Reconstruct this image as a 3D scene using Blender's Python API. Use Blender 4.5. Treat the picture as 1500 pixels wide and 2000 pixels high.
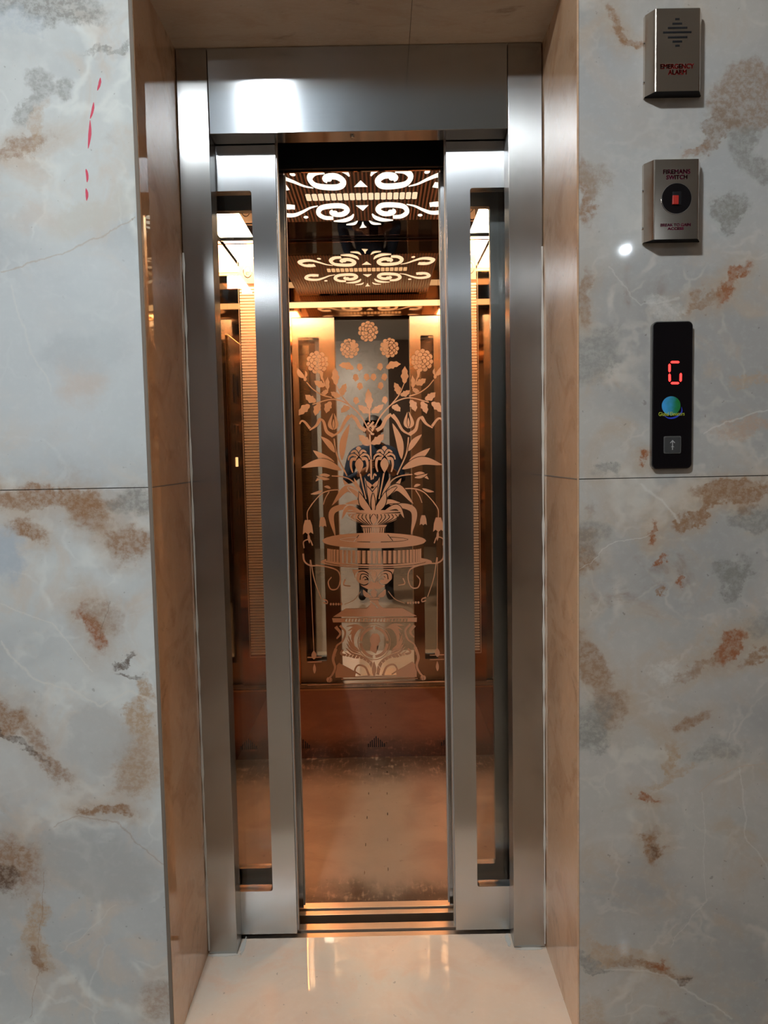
import bpy, bmesh, math, random
from mathutils import Vector, Matrix
random.seed(7)
for o in list(bpy.data.objects): bpy.data.objects.remove(o, do_unlink=True)
S = bpy.context.scene
COL = S.collection
PI = math.pi

# ------------------------------------------------------------------ camera
F_PX, PITCH, ROLL, YAW, CAM_H = 1505.0, 0.07298, -0.019145, -0.0026855, 1.2447
def cam_axes():
    cp, sp, cr, sr, cy, sy = math.cos(PITCH), math.sin(PITCH), math.cos(ROLL), math.sin(ROLL), math.cos(YAW), math.sin(YAW)
    r = Vector((1, 0, 0)); u = Vector((0, sp, cp)); f = Vector((0, cp, -sp))
    r2 = cr*r + sr*u; u2 = cr*u - sr*r
    M = Matrix(((cy, -sy, 0), (sy, cy, 0), (0, 0, 1)))
    return M @ r2, M @ u2, M @ f
AX_R, AX_U, AX_F = cam_axes()
camd = bpy.data.cameras.new('camera'); cam = bpy.data.objects.new('camera', camd); COL.objects.link(cam)
m = Matrix((AX_R, AX_U, -AX_F)).transposed().to_4x4(); m.translation = (0, 0, CAM_H)
cam.matrix_world = m
camd.sensor_fit = 'VERTICAL'; camd.sensor_height = 36.0; camd.sensor_width = 27.0
camd.lens = F_PX/2000*36.0; camd.clip_start = 0.012; camd.clip_end = 60
S.camera = cam

# ------------------------------------------------------------------ world, exposure, lamp values
w = bpy.data.worlds.new('world'); S.world = w; w.use_nodes = True
w.node_tree.nodes['Background'].inputs[0].default_value = (0.02, 0.02, 0.022, 1)
w.node_tree.nodes['Background'].inputs[1].default_value = 0.3
S.view_settings.view_transform = 'Standard'; S.view_settings.look = 'None'
S.view_settings.exposure = 0.08; S.view_settings.gamma = 1.0
LAMP_MAIN = 740.0          # cool ceiling panel beside the camera
LAMP_SMALL = 700.0         # small downlight further back
FILL_WARM = 60.0  # added warm fill at the lobby sides
CAR_STRIP = 50.0           # warm light troughs in the car ceiling
CUTOUT = 1.5
CUTBAR = 1.0
# room measurements (metres)
D0, D1, D2 = 1.544, 1.857, 1.923
XL, XR, ZT, ZH, ZJ = -0.4592, 0.3929, 2.1934, 2.0, 1.1903
CXL, CXR = -0.386, 0.312
BY = 3.112                  # rear wall of the car
CARL, CARR, CARZ = -0.62, 0.46, 2.10
X0 = -0.037

def W(px, py, val=D0, axis=1):
    """measured point of the photograph laid on the plane where the thing stands"""
    d = AX_F + AX_R*((px-750)/F_PX) - AX_U*((py-1000)/F_PX)
    o = Vector((0, 0, CAM_H)); return o + d*((val-o[axis])/d[axis])

# ------------------------------------------------------------------ node helpers
def srgb(r, g, b):
    f = lambda c: ((c/255+0.055)/1.055)**2.4 if c/255 > 0.04045 else c/255/12.92
    return (f(r), f(g), f(b), 1)
class NT:
    def __init__(s, name):
        s.m = bpy.data.materials.new(name); s.m.use_nodes = True; s.t = s.m.node_tree; s.t.nodes.clear()
        s.out = s.n('ShaderNodeOutputMaterial')
    def n(s, k, **kw):
        x = s.t.nodes.new(k)
        for a, b in kw.items(): setattr(x, a, b)
        return x
    def L(s, a, b): s.t.links.new(a, b)
    def put(s, sock, v):
        if isinstance(v, bpy.types.NodeSocket): s.L(v, sock)
        else: sock.default_value = v
    def math(s, op, a, b=0.0, c=None, clamp=False):
        x = s.n('ShaderNodeMath', operation=op); x.use_clamp = clamp
        s.put(x.inputs[0], a); s.put(x.inputs[1], b)
        if c is not None: s.put(x.inputs[2], c)
        return x.outputs[0]
    def mix(s, f, a, b, mode='MIX'):
        x = s.n('ShaderNodeMix', data_type='RGBA', blend_type=mode)
        s.put(x.inputs[0], f); s.put(x.inputs[6], a); s.put(x.inputs[7], b); return x.outputs[2]
    def coord(s): return s.n('ShaderNodeTexCoord').outputs['Object']
    def sep(s, v):
        x = s.n('ShaderNodeSeparateXYZ'); s.L(v, x.inputs[0]); return x.outputs
    def comb(s, a, b, c):
        x = s.n('ShaderNodeCombineXYZ'); s.put(x.inputs[0], a); s.put(x.inputs[1], b); s.put(x.inputs[2], c); return x.outputs[0]
    def mapping(s, v, loc=(0,0,0), rot=(0,0,0), sc=(1,1,1)):
        x = s.n('ShaderNodeMapping'); s.L(v, x.inputs[0]); x.inputs[1].default_value = loc; x.inputs[2].default_value = rot; x.inputs[3].default_value = sc; return x.outputs[0]
    def noise(s, v, sc, det=4, rough=0.5, dist=0.0, out=0):
        x = s.n('ShaderNodeTexNoise'); s.L(v, x.inputs['Vector']); x.inputs['Scale'].default_value = sc
        x.inputs['Detail'].default_value = det; x.inputs['Roughness'].default_value = rough; x.inputs['Distortion'].default_value = dist
        return x.outputs[out]
    def ramp(s, f, a, b):           # smoothstep a -> b
        x = s.n('ShaderNodeMapRange', interpolation_type='SMOOTHSTEP'); s.put(x.inputs[0], f)
        x.inputs[1].default_value = a; x.inputs[2].default_value = b; x.inputs[3].default_value = 0; x.inputs[4].default_value = 1
        return x.outputs[0]
    def bsdf(s, **kw):
        x = s.n('ShaderNodeBsdfPrincipled')
        for k, v in kw.items(): s.put(x.inputs[k.replace('_', ' ')], v)
        s.L(x.outputs[0], s.out.inputs[0]); return x
    def bump(s, h, st, dist=0.01):
        x = s.n('ShaderNodeBump'); s.L(h, x.inputs['Height']); x.inputs['Strength'].default_value = st; x.inputs['Distance'].default_value = dist; return x.outputs[0]

def plain(name, c, rough=0.5, metal=0.0, spec=0.5, emit=None, es=0.0):
    t = NT(name); v = t.coord(); n = t.noise(v, 35, 3)
    col = t.mix(t.math('MULTIPLY', n, 0.18), c, (c[0]*0.6, c[1]*0.6, c[2]*0.6, 1))
    b = t.bsdf(Base_Color=col, Roughness=rough, Metallic=metal); b.inputs['Specular IOR Level'].default_value = spec
    if emit: b.inputs['Emission Color'].default_value = emit; b.inputs['Emission Strength'].default_value = es
    return t.m
def emitter(name, c, s):
    t = NT(name); e = t.n('ShaderNodeEmission'); e.inputs[0].default_value = c; e.inputs[1].default_value = s
    t.L(e.outputs[0], t.out.inputs[0]); return t.m

def marble(name, plane, light, warm, cloud, blobs=(), veins=(), rough=0.03, browns=0.0, ior=1.5, veinw=1.0, stretch=(1, 1), spots=0.0, rust=srgb(128, 92, 66)):
    """polished onyx-look tile: clouds, pale veins, plus named patches at their own places"""
    t = NT(name); co = t.coord(); xyz = t.sep(co)
    a, b = {'xz': (0, 2), 'yz': (1, 2), 'xy': (0, 1)}[plane]
    U, V = xyz[a], xyz[b]
    P = t.comb(t.math('MULTIPLY', U, stretch[0]), t.math('MULTIPLY', V, stretch[1]), 0.0)
    big = t.noise(P, 2.2, 5, 0.55, 0.6); mid = t.noise(P, 6.5, 8, 0.6, 1.2); fine = t.noise(P, 60, 6, 0.65)
    col = t.mix(t.ramp(big, 0.38, 0.64), light, cloud)
    col = t.mix(t.math('MULTIPLY', t.ramp(mid, 0.46, 0.68), 0.75), col, warm)
    # translucent cell borders
    wn = t.n('ShaderNodeVectorMath', operation='ADD'); t.L(P, wn.inputs[0])
    nv = t.n('ShaderNodeVectorMath', operation='SCALE'); t.L(t.noise(P, 3.0, 5, 0.55, out=1), nv.inputs[0]); nv.inputs['Scale'].default_value = 0.5
    t.L(nv.outputs[0], wn.inputs[1])
    for sc, st in ((2.6, 0.5), (6.0, 0.28)):
        vo = t.n('ShaderNodeTexVoronoi', feature='DISTANCE_TO_EDGE'); t.L(wn.outputs[0], vo.inputs['Vector']); vo.inputs['Scale'].default_value = sc
        line = t.ramp(vo.outputs['Distance'], 0.05, 0.0)
        gate = t.ramp(t.noise(P, 4.0+sc, 2), 0.42, 0.62)
        col = t.mix(t.math('MULTIPLY', t.math('MULTIPLY', line, gate), st*veinw), col, (min(1, light[0]*1.28), min(1, light[1]*1.26), min(1, light[2]*1.22), 1))
    if browns > 0:
        nb = t.noise(P, 3.1, 9, 0.62, 1.4)
        msk = t.math('MULTIPLY', t.ramp(nb, 0.60, 0.70), t.ramp(t.noise(P, 28, 4), 0.35, 0.6))
        col = t.mix(t.math('MULTIPLY', msk, browns), col, rust)
    if spots > 0:
        msk = t.ramp(t.noise(P, 75, 2, 0.5), 0.71, 0.75)
        col = t.mix(t.math('MULTIPLY', msk, spots), col, srgb(70, 60, 52))
    wob = t.noise(P, 14, 7, 0.62); wob2 = t.noise(t.mapping(P, loc=(7.3, 2.1, 0)), 14, 7, 0.62)
    wf = t.noise(P, 95, 4, 0.7)
    Uw = t.math('ADD', t.math('ADD', U, t.math('MULTIPLY', t.math('SUBTRACT', wf, 0.5), 0.022)), t.math('MULTIPLY', t.math('SUBTRACT', wob, 0.5), 0.11))
    Vw = t.math('ADD', t.math('SUBTRACT', V, t.math('MULTIPLY', t.math('SUBTRACT', wf, 0.5), 0.022)), t.math('MULTIPLY', t.math('SUBTRACT', wob2, 0.5), 0.11))
    grain = t.noise(P, 85, 5, 0.7); grain_m = t.math('ADD', t.math('MULTIPLY', t.ramp(grain, 0.40, 0.60), 0.5), 0.5)
    for (cu, cv, ru, rv, rot, c, st, soft, gr) in blobs:
        du = t.math('SUBTRACT', Uw, cu); dv = t.math('SUBTRACT', Vw, cv); k, s_ = math.cos(rot), math.sin(rot)
        x = t.math('ADD', t.math('MULTIPLY', du, k/ru), t.math('MULTIPLY', dv, s_/ru))
        y = t.math('ADD', t.math('MULTIPLY', du, -s_/rv), t.math('MULTIPLY', dv, k/rv))
        d = t.math('SQRT', t.math('ADD', t.math('MULTIPLY', x, x), t.math('MULTIPLY', y, y)))
        mk = t.math('MULTIPLY', t.ramp(d, 1.0+soft*.65, 1.0-soft*.65), st)
        if gr: mk = t.math('MULTIPLY', mk, grain_m)
        col = t.mix(mk, col, c)
    for (pts, wd, c, st) in veins:
        for (u0, v0), (u1, v1) in zip(pts, pts[1:]):
            L = math.hypot(u1-u0, v1-v0); ex, ey = (u1-u0)/L, (v1-v0)/L
            Us = t.math('ADD', U, t.math('MULTIPLY', t.math('SUBTRACT', wob, 0.5), 0.035)); Vs = t.math('ADD', V, t.math('MULTIPLY', t.math('SUBTRACT', wob2, 0.5), 0.035))
            du = t.math('SUBTRACT', Us, u0); dv = t.math('SUBTRACT', Vs, v0)
            al = t.math('ADD', t.math('MULTIPLY', du, ex), t.math('MULTIPLY', dv, ey))
            ac = t.math('ABSOLUTE', t.math('ADD', t.math('MULTIPLY', du, -ey), t.math('MULTIPLY', dv, ex)))
            mk = t.math('MULTIPLY', t.ramp(ac, wd*.65, 0.0), t.math('MULTIPLY', t.math('GREATER_THAN', al, 0.0), t.math('LESS_THAN', al, L)))
            col = t.mix(t.math('MULTIPLY', mk, st*.65), col, c)
    col = t.mix(t.math('MULTIPLY', t.math('SUBTRACT', fine, 0.5), 0.35), col, (0.9, 0.9, 0.88, 1))
    rg = t.math('ADD', t.math('MULTIPLY', mid, 0.03), rough)
    bs = t.bsdf(Base_Color=col, Roughness=rg, IOR=ior)
    bs.inputs['Normal'].default_value = (0, 0, 0)
    t.L(t.bump(t.noise(P, 5, 2), 0.02, 0.02), bs.inputs['Normal'])
    return t.m

def steel(name, c, rough, brush='v', aniso=0.75, warp=0.12, dirt=0.0, streak=0.25):
    t = NT(name); co = t.coord()
    sc = {'v': (240, 240, 2.5), 'h': (2.5, 240, 240)}[brush]
    g = t.noise(t.mapping(co, sc=sc), 1.0, 4, 0.6)
    sm = t.noise(t.mapping(co, sc=(6, 6, 1.2)), 1.0, 3)
    col = t.mix(t.math('MULTIPLY', g, streak), c, (c[0]*0.72, c[1]*0.72, c[2]*0.72, 1))
    if dirt > 0: col = t.mix(t.math('MULTIPLY', t.ramp(t.noise(co, 7, 6, 0.6), 0.52, 0.75), dirt), col, (c[0]*0.5, c[1]*0.47, c[2]*0.42, 1))
    r = t.math('ADD', t.math('MULTIPLY', sm, 0.06), rough-0.03)
    b = t.bsdf(Base_Color=col, Roughness=r, Metallic=1.0, Anisotropic=aniso)
    tg = t.n('ShaderNodeTangent', direction_type='RADIAL', axis='Z' if brush == 'v' else 'X'); t.L(tg.outputs[0], b.inputs['Tangent'])
    b.inputs['Anisotropic Rotation'].default_value = 0.0
    if warp > 0:
        wv = t.noise(t.mapping(co, sc=(3.0, 3.0, 2.0)), 1.0, 1)
        t.L(t.bump(wv, warp, 0.03), b.inputs['Normal'])
    return t.m
def mirror(name, c, rough=0.02, smudge=0.05):
    t = NT(name); co = t.coord()
    r = t.math('ADD', t.math('MULTIPLY', t.ramp(t.noise(co, 5, 5), 0.45, 0.8), smudge), rough)
    t.bsdf(Base_Color=c, Roughness=r, Metallic=1.0)
    return t.m
def glass(name, tint):
    t = NT(name); tr = t.n('ShaderNodeBsdfTransparent'); tr.inputs[0].default_value = tint
    gl = t.n('ShaderNodeBsdfGlossy'); gl.inputs['Roughness'].default_value = 0.01
    fr = t.n('ShaderNodeFresnel'); fr.inputs[0].default_value = 1.45
    mx = t.n('ShaderNodeMixShader'); t.L(fr.outputs[0], mx.inputs[0]); t.L(tr.outputs[0], mx.inputs[1]); t.L(gl.outputs[0], mx.inputs[2])
    t.L(mx.outputs[0], t.out.inputs[0]); return t.m

# ------------------------------------------------------------------ mesh helpers
class MB:
    def __init__(s): s.bm = bmesh.new()
    def box(s, x0, x1, y0, y1, z0, z1, bev=0.0):
        r = bmesh.ops.create_cube(s.bm, size=1.0); vs = r['verts']
        for v in vs: v.co = Vector(((x0+x1)/2+v.co.x*(x1-x0), (y0+y1)/2+v.co.y*(y1-y0), (z0+z1)/2+v.co.z*(z1-z0)))
        if bev > 0:
            es = list({e for v in vs for e in v.link_edges}); bmesh.ops.bevel(s.bm, geom=es, offset=bev, segments=2, profile=0.5, affect='EDGES')
        return s
    def face(s, pts):
        vs = [s.bm.verts.new(p) for p in pts]
        try: return s.bm.faces.new(vs)
        except ValueError: return None
    def prism(s, pts, d):           # closed outline pushed along the vector d
        a = [s.bm.verts.new(p) for p in pts]; b = [s.bm.verts.new(Vector(p)+Vector(d)) for p in pts]
        s.bm.faces.new(a); s.bm.faces.new(b[::-1]); n = len(a)
        for i in range(n): s.bm.faces.new((a[i], b[i], b[(i+1) % n], a[(i+1) % n]))
        return s
    def cyl(s, c, r, h, axis='z', seg=24, r2=None, bev=0):
        res = bmesh.ops.create_cone(s.bm, cap_ends=True, segments=seg, radius1=r, radius2=r if r2 is None else r2, depth=h)
        R = {'z': Matrix(), 'y': Matrix.Rotation(PI/2, 4, 'X'), 'x': Matrix.Rotation(PI/2, 4, 'Y')}[axis]
        bmesh.ops.transform(s.bm, matrix=Matrix.Translation(c) @ R, verts=res['verts']); return s
    def sphere(s, c, r, sc=(1, 1, 1)):
        res = bmesh.ops.create_uvsphere(s.bm, u_segments=20, v_segments=12, radius=r)
        bmesh.ops.transform(s.bm, matrix=Matrix.Translation(c) @ Matrix.Diagonal((*sc, 1)), verts=res['verts']); return s
    def build(s, name, mat, parent=None, smooth=False):
        bmesh.ops.recalc_face_normals(s.bm, faces=s.bm.faces)
        me = bpy.data.meshes.new(name); s.bm.to_mesh(me); s.bm.free()
        for m_ in (mat if isinstance(mat, (list, tuple)) else [mat]): me.materials.append(m_)
        if smooth:
            for p in me.polygons: p.use_smooth = True
        o = bpy.data.objects.new(name, me); COL.objects.link(o)
        if parent: o.parent = parent; o.matrix_parent_inverse = Matrix.Translation(world_loc(parent)).inverted()
        return o
def world_loc(o):
    v = Vector(o.location) if o.type == 'EMPTY' or not o.parent else Vector((0, 0, 0))
    return v
def thing(name, label, cat, loc=(0, 0, 0), group=None):
    o = bpy.data.objects.new(name, None); o.empty_display_size = 0.05; COL.objects.link(o); o.location = loc
    o['label'] = label; o['category'] = cat
    if group: o['group'] = group
    return o
def struct(o): o['kind'] = 'structure'; return o
def tag(o, label, cat, group=None):
    o['label'] = label; o['category'] = cat
    if group: o['group'] = group
    return o
def letters(txt, cx, cz, width, height, y, mat, parent, name='lettering', bold=0.0, heavy=0.0):
    cu = bpy.data.curves.new(name, 'FONT'); cu.body = txt; cu.align_x = 'CENTER'; cu.size = 1; cu.offset = bold; cu.extrude = 0.0; cu.space_line = 0.85; cu.resolution_u = 3
    tmp = bpy.data.objects.new('tmp', cu); COL.objects.link(tmp); bpy.context.view_layer.update()
    me = bpy.data.meshes.new_from_object(tmp.evaluated_get(bpy.context.evaluated_depsgraph_get()))
    bpy.data.objects.remove(tmp, do_unlink=True)
    xs = [v.co.x for v in me.vertices]; ys = [v.co.y for v in me.vertices]
    sx = width/(max(xs)-min(xs)); sy = height/(max(ys)-min(ys)); mx = (max(xs)+min(xs))/2; my = (max(ys)+min(ys))/2
    for v in me.vertices: v.co = Vector((cx+(v.co.x-mx)*sx, y, cz+(v.co.y-my)*sy))
    bm = bmesh.new(); bm.from_mesh(me)
    ex = bmesh.ops.extrude_face_region(bm, geom=list(bm.faces)); bmesh.ops.translate(bm, vec=(0, 0.0004, 0), verts=[g for g in ex['geom'] if isinstance(g, bmesh.types.BMVert)])
    bmesh.ops.recalc_face_normals(bm, faces=bm.faces)
    if heavy:
        src = list(bm.verts)+list(bm.edges)+list(bm.faces)
        for dx, dz in ((heavy, 0), (0, heavy*.7), (heavy, heavy*.7)):
            dd = bmesh.ops.duplicate(bm, geom=src); bmesh.ops.translate(bm, vec=(dx, 0, dz), verts=[g for g in dd['geom'] if isinstance(g, bmesh.types.BMVert)])
    bm.to_mesh(me); bm.free()
    me.materials.clear(); me.materials.append(mat); me.name = name
    o = bpy.data.objects.new(name, me); COL.objects.link(o); o.parent = parent
    o.matrix_parent_inverse = Matrix.Translation(world_loc(parent)).inverted(); return o

# ------------------------------------------------------------------ marble feature maps
def B(px, py, rx, ry, rot, c, st, soft=0.5, gr=1):
    p = W(px, py); k = D0/F_PX
    return (p.x, p.z, rx*k, ry*k, math.radians(-rot), c, st, soft, gr)
def halos(L):
    out = []
    for (u, v, ru, rv, ro, c, st, so, gr) in L:
        if gr and c in (BRN, RUST) and ru*rv > 1.2e-4: out.append((u, v, ru*1.25+.012, rv*1.25+.012, ro, TAN, .55*st, 1.1, 0))
    return out+L
def VV(pts, wd, c, st): return ([(W(*p).x, W(*p).z) for p in pts], wd, c, st)
TAN, BRN, RUST, GRY, DRK, PALE, BLU, PNK = srgb(180, 156, 130), srgb(146, 110, 80), srgb(150, 90, 52), srgb(138, 136, 130), srgb(86, 68, 56), srgb(222, 220, 212), srgb(176, 186, 194), srgb(200, 178, 160)
left_blobs = [B(150, 700, 260, 200, 0, srgb(200, 206, 208), .75, .6, 0), B(80, 12, 120, 26, 5, GRY, .8), B(30, 40, 60, 20, 0, BLU, .5), B(45, 290, 55, 18, -15, BRN, .65), B(70, 250, 16, 50, 15, TAN, .6), B(75, 160, 22, 25, 0, GRY, .6), B(50, 215, 16, 40, 30, GRY, .6),
    B(120, 170, 22, 20, 0, GRY, .6), B(215, 95, 50, 8, -12, GRY, .7), B(165, 745, 42, 40, -10, PNK, .5, 1.1, 0), B(130, 690, 55, 34, -20, srgb(182, 188, 190), .6, .8, 0), B(200, 690, 60, 30, -30, srgb(190, 196, 198), .6, .6, 0),
    B(180, 420, 90, 25, -20, srgb(200, 196, 186), .6, .7, 0), B(70, 420, 50, 26, 0, PNK, .3, 1.0, 0), B(40, 1490, 110, 70, 0, srgb(200, 200, 196), .6, .6, 0),
    B(120, 975, 120, 20, 3, BRN, .85), B(180, 1000, 40, 30, 50, BRN, .75), B(265, 985, 45, 26, 10, GRY, .8), B(55, 1032, 30, 22, 20, BRN, .9), B(0, 975, 20, 14, 0, BRN, .7), B(250, 1062, 48, 28, 25, BRN, .8),
    B(12, 1080, 34, 50, 0, BLU, .9, .6, 0), B(180, 1230, 22, 50, -15, RUST, .85), B(200, 1205, 30, 40, -50, BRN, .5), B(240, 1290, 26, 8, -40, DRK, .85, .4), B(255, 1325, 28, 7, 10, DRK, .7, .4), B(285, 1352, 20, 22, 0, TAN, .9),
    B(12, 1400, 36, 34, 20, BRN, .85), B(70, 1440, 34, 20, 40, BRN, .7), B(100, 1495, 50, 16, 42, BRN, .75), B(30, 1445, 90, 6, 40, DRK, .7, .5), B(270, 1400, 20, 50, 0, TAN, .95), B(255, 1500, 36, 60, 10, BRN, .6), B(270, 1480, 50, 80, 0, TAN, .6),
    B(205, 1588, 55, 12, 5, BRN, .9), B(15, 1690, 66, 56, -10, BRN, .8), B(8, 1720, 26, 32, 0, DRK, .8), B(75, 1820, 18, 80, -4, TAN, .9), B(72, 1880, 12, 22, 0, BRN, .8), B(315, 1960, 36, 40, -30, BRN, .5, .7), B(190, 1690, 120, 66, 22, srgb(176, 178, 176), .7, .35, 0), B(190, 1440, 66, 70, 30, srgb(184, 186, 184), .7, .35, 0)]
left_veins = [VV([(0, 532), (90, 505), (190, 465), (262, 425)], .0045, srgb(178, 160, 140), .8), VV([(0, 1255), (70, 1330), (140, 1345), (200, 1380), (250, 1350), (320, 1380)], .006, PALE, .8), VV([(0, 1180), (100, 1220), (180, 1310)], .004, PALE, .7),
    VV([(105, 1615), (150, 1595), (230, 1610), (322, 1690)], .004, BRN, .5), VV([(60, 1990), (75, 1900), (85, 1700)], .002, BRN, .7), VV([(120, 1860), (230, 1770)], .003, PALE, .5), VV([(20, 560), (60, 690), (100, 760)], .006, PALE, .4), VV([(215, 1175), (190, 1250)], .0016, DRK, .8)]
def rt(dy=0): return [B(1425, 400+dy, 34, 26, 0, GRY, .95, .35), B(1430, 425+dy, 16, 30, 10, GRY, .9, .35), B(1425, 552+dy, 38, 15, -55, RUST, .9, .4), B(1370, 585+dy, 50, 9, -30, BRN, .6), B(1160, 700+dy, 40, 55, 35, GRY, .65), B(1300, 600+dy, 30, 22, 0, PALE, .4)]
right_blobs = [B(1300, 300, 300, 200, 0, srgb(182, 184, 184), .5, .6, 0), B(1200, 48, 10, 38, -20, BRN, .85), B(1240, 82, 40, 9, 8, BRN, .85), B(1460, 195, 72, 62, 10, srgb(146, 124, 106), .85, .25), B(1400, 262, 20, 54, 42, srgb(138, 120, 104), .8, .3), B(1355, 296, 28, 10, -25, BRN, .6), B(1455, 275, 30, 36, 10, GRY, .8, .35),
    B(1500, 330, 50, 20, 20, GRY, .8), B(1145, 375, 15, 62, -5, BRN, .8), B(1155, 345, 26, 26, 0, srgb(160, 146, 132), .7), B(1140, 580, 14, 50, 0, BRN, .6), B(1265, 893, 14, 9, 0, RUST, .95), B(1470, 740, 40, 10, -10, TAN, .7), B(1455, 840, 60, 16, -8, srgb(182, 152, 128), .6), B(1185, 925, 26, 14, 0, GRY, .7),
    B(1430, 955, 80, 20, -8, BRN, .9, .3), B(1360, 1005, 50, 12, -35, BRN, .9, .3), B(1470, 1010, 40, 30, 10, GRY, .85, .35), B(1462, 985, 20, 14, 0, BRN, .5), B(1270, 1033, 8, 22, 0, RUST, .9), B(1140, 1080, 24, 40, 0, BRN, .75), B(1150, 1050, 36, 30, 0, GRY, .6), B(1287, 1096, 12, 7, 0, RUST, .9), B(1328, 1138, 10, 6, 20, RUST, .9), B(1292, 1155, 10, 5, 0, BRN, .9),
    B(1480, 1288, 40, 9, -20, BRN, .8), B(1480, 1230, 26, 30, 0, GRY, .6), B(1150, 1290, 24, 60, -30, BRN, .75), B(1190, 1380, 26, 44, -25, BRN, .7), B(1160, 1430, 26, 44, 30, GRY, .6), B(1350, 1408, 42, 16, -20, BRN, .75), B(1312, 1480, 12, 36, 0, TAN, .95), B(1310, 1520, 50, 10, -30, TAN, .7), B(1262, 1563, 24, 7, 15, RUST, .9),
    B(1276, 1655, 16, 40, 0, BRN, .95), B(1280, 1660, 8, 20, 0, DRK, .5), B(1400, 1470, 60, 22, -10, GRY, .55), B(1260, 1890, 90, 10, 18, BRN, .75), B(1285, 1890, 26, 9, 12, RUST, .8), B(1335, 1917, 16, 5, 15, DRK, .7), B(1155, 1880, 44, 12, 12, GRY, .8), B(1200, 1860, 60, 20, 5, TAN, .8), B(1160, 1990, 30, 40, 0, TAN, .6)] + rt() + rt(715)
right_veins = [VV([(1370, 1545), (1395, 1520), (1440, 1500), (1500, 1490)], .004, srgb(190, 168, 148), .8), VV([(1375, 850), (1400, 835), (1500, 800)], .004, PALE, .6), VV([(1190, 520), (1250, 600), (1330, 580)], .004, PALE, .4), VV([(1255, 940), (1300, 990), (1330, 1020)], .006, PALE, .6), VV([(1135, 1110), (1200, 1060), (1270, 1040)], .002, PALE, .7),
    VV([(1445, 1500), (1460, 1640), (1500, 1700)], .004, PALE, .5), VV([(1180, 1890), (1300, 1905), (1370, 1950), (1430, 1990)], .006, PALE, .5), VV([(1375, 1545), (1378, 1760), (1310, 1850)], .003, PALE, .4)]
M = {}
M['wall_l'] = marble('onyx_tile_left', 'xz', srgb(206, 210, 208), srgb(204, 194, 182), srgb(182, 187, 188), halos(left_blobs), left_veins, browns=.15, spots=.3)
M['wall_r'] = marble('onyx_tile_right', 'xz', srgb(186, 181, 173), srgb(184, 168, 150), srgb(164, 162, 158), halos(right_blobs), right_veins, browns=.5, veinw=1.3, spots=.35)
M['reveal'] = marble('reveal_tile', 'yz', srgb(214, 174, 138), srgb(190, 146, 110), srgb(214, 178, 144), browns=.6, rough=.01, ior=2.2, veinw=.6, stretch=(1, 1), spots=.4, rust=srgb(120, 88, 60))
M['soffit'] = marble('soffit_tile', 'xy', srgb(196, 178, 156), srgb(186, 164, 140), srgb(190, 174, 154), browns=.5, rough=.12, veinw=.3, stretch=(1, 2.2), spots=.3, rust=srgb(122, 104, 86))
M['floor'] = marble('floor_tile', 'xy', srgb(226, 204, 182), srgb(222, 194, 170), srgb(216, 206, 190), browns=.12, rough=.0, veinw=.3, spots=.35, rust=srgb(150, 130, 108))
M['floor_l'] = marble('lobby_floor_tile', 'xy', srgb(164, 142, 120), srgb(150, 126, 104), srgb(156, 138, 118), browns=.3, rough=.05, veinw=.3)
M['lobby'] = marble('lobby_tile', 'xz', srgb(236, 236, 234), srgb(216, 212, 204), srgb(228, 230, 230), browns=.2, rough=.2)
M['grout'] = plain('grout', srgb(120, 108, 96), .8)
M['caulk'] = plain('caulk', srgb(205, 200, 190), .5)
M['steel_v'] = steel('brushed_steel_upright', (.46, .455, .445, 1), .23, 'v', .98, .10, .25)
M['steel_h'] = steel('brushed_steel_header', (.54, .55, .56, 1), .15, 'h', .9, .05, .15)
M['steel_d'] = steel('brushed_steel_door', (.56, .57, .58, 1), .23, 'v', .98, .16, .15)
M['steel_box'] = steel('satin_steel_box', (.60, .52, .45, 1), .13, 'h', .4, .03, .1)
M['satin'] = plain('door_edge', (.42, .39, .36, 1), .4, .3)
M['chrome'] = plain('chrome', (.8, .8, .8, 1), .08, 1.0)
M['rose'] = mirror('rose_gold_mirror', (.80, .58, .41, 1), .012, .03)
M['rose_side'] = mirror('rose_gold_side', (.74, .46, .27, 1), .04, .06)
M['copper'] = mirror('copper_mirror', (.40, .22, .16, 1), .02, .05)
M['black_gloss'] = plain('black_gloss', (.006, .005, .006, 1), .03, 0, .45)
M['black'] = plain('black_and_shade', (.008, .008, .01, 1), .5, 0, .2)  # bezel black, and the shade painted onto the transom
M['dark_in'] = plain('dark_cavity', (.01, .01, .012, 1), .6, 0, .2)
M['glass'] = glass('clear_glass', (.93, .94, .93, 1))
M['brass'] = steel('sill_aluminium', (.78, .66, .55, 1), .3, 'h', .3, 0, .2)
M['sill_d'] = plain('sill_groove', (.10, .075, .06, 1), .5, .6)
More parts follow.
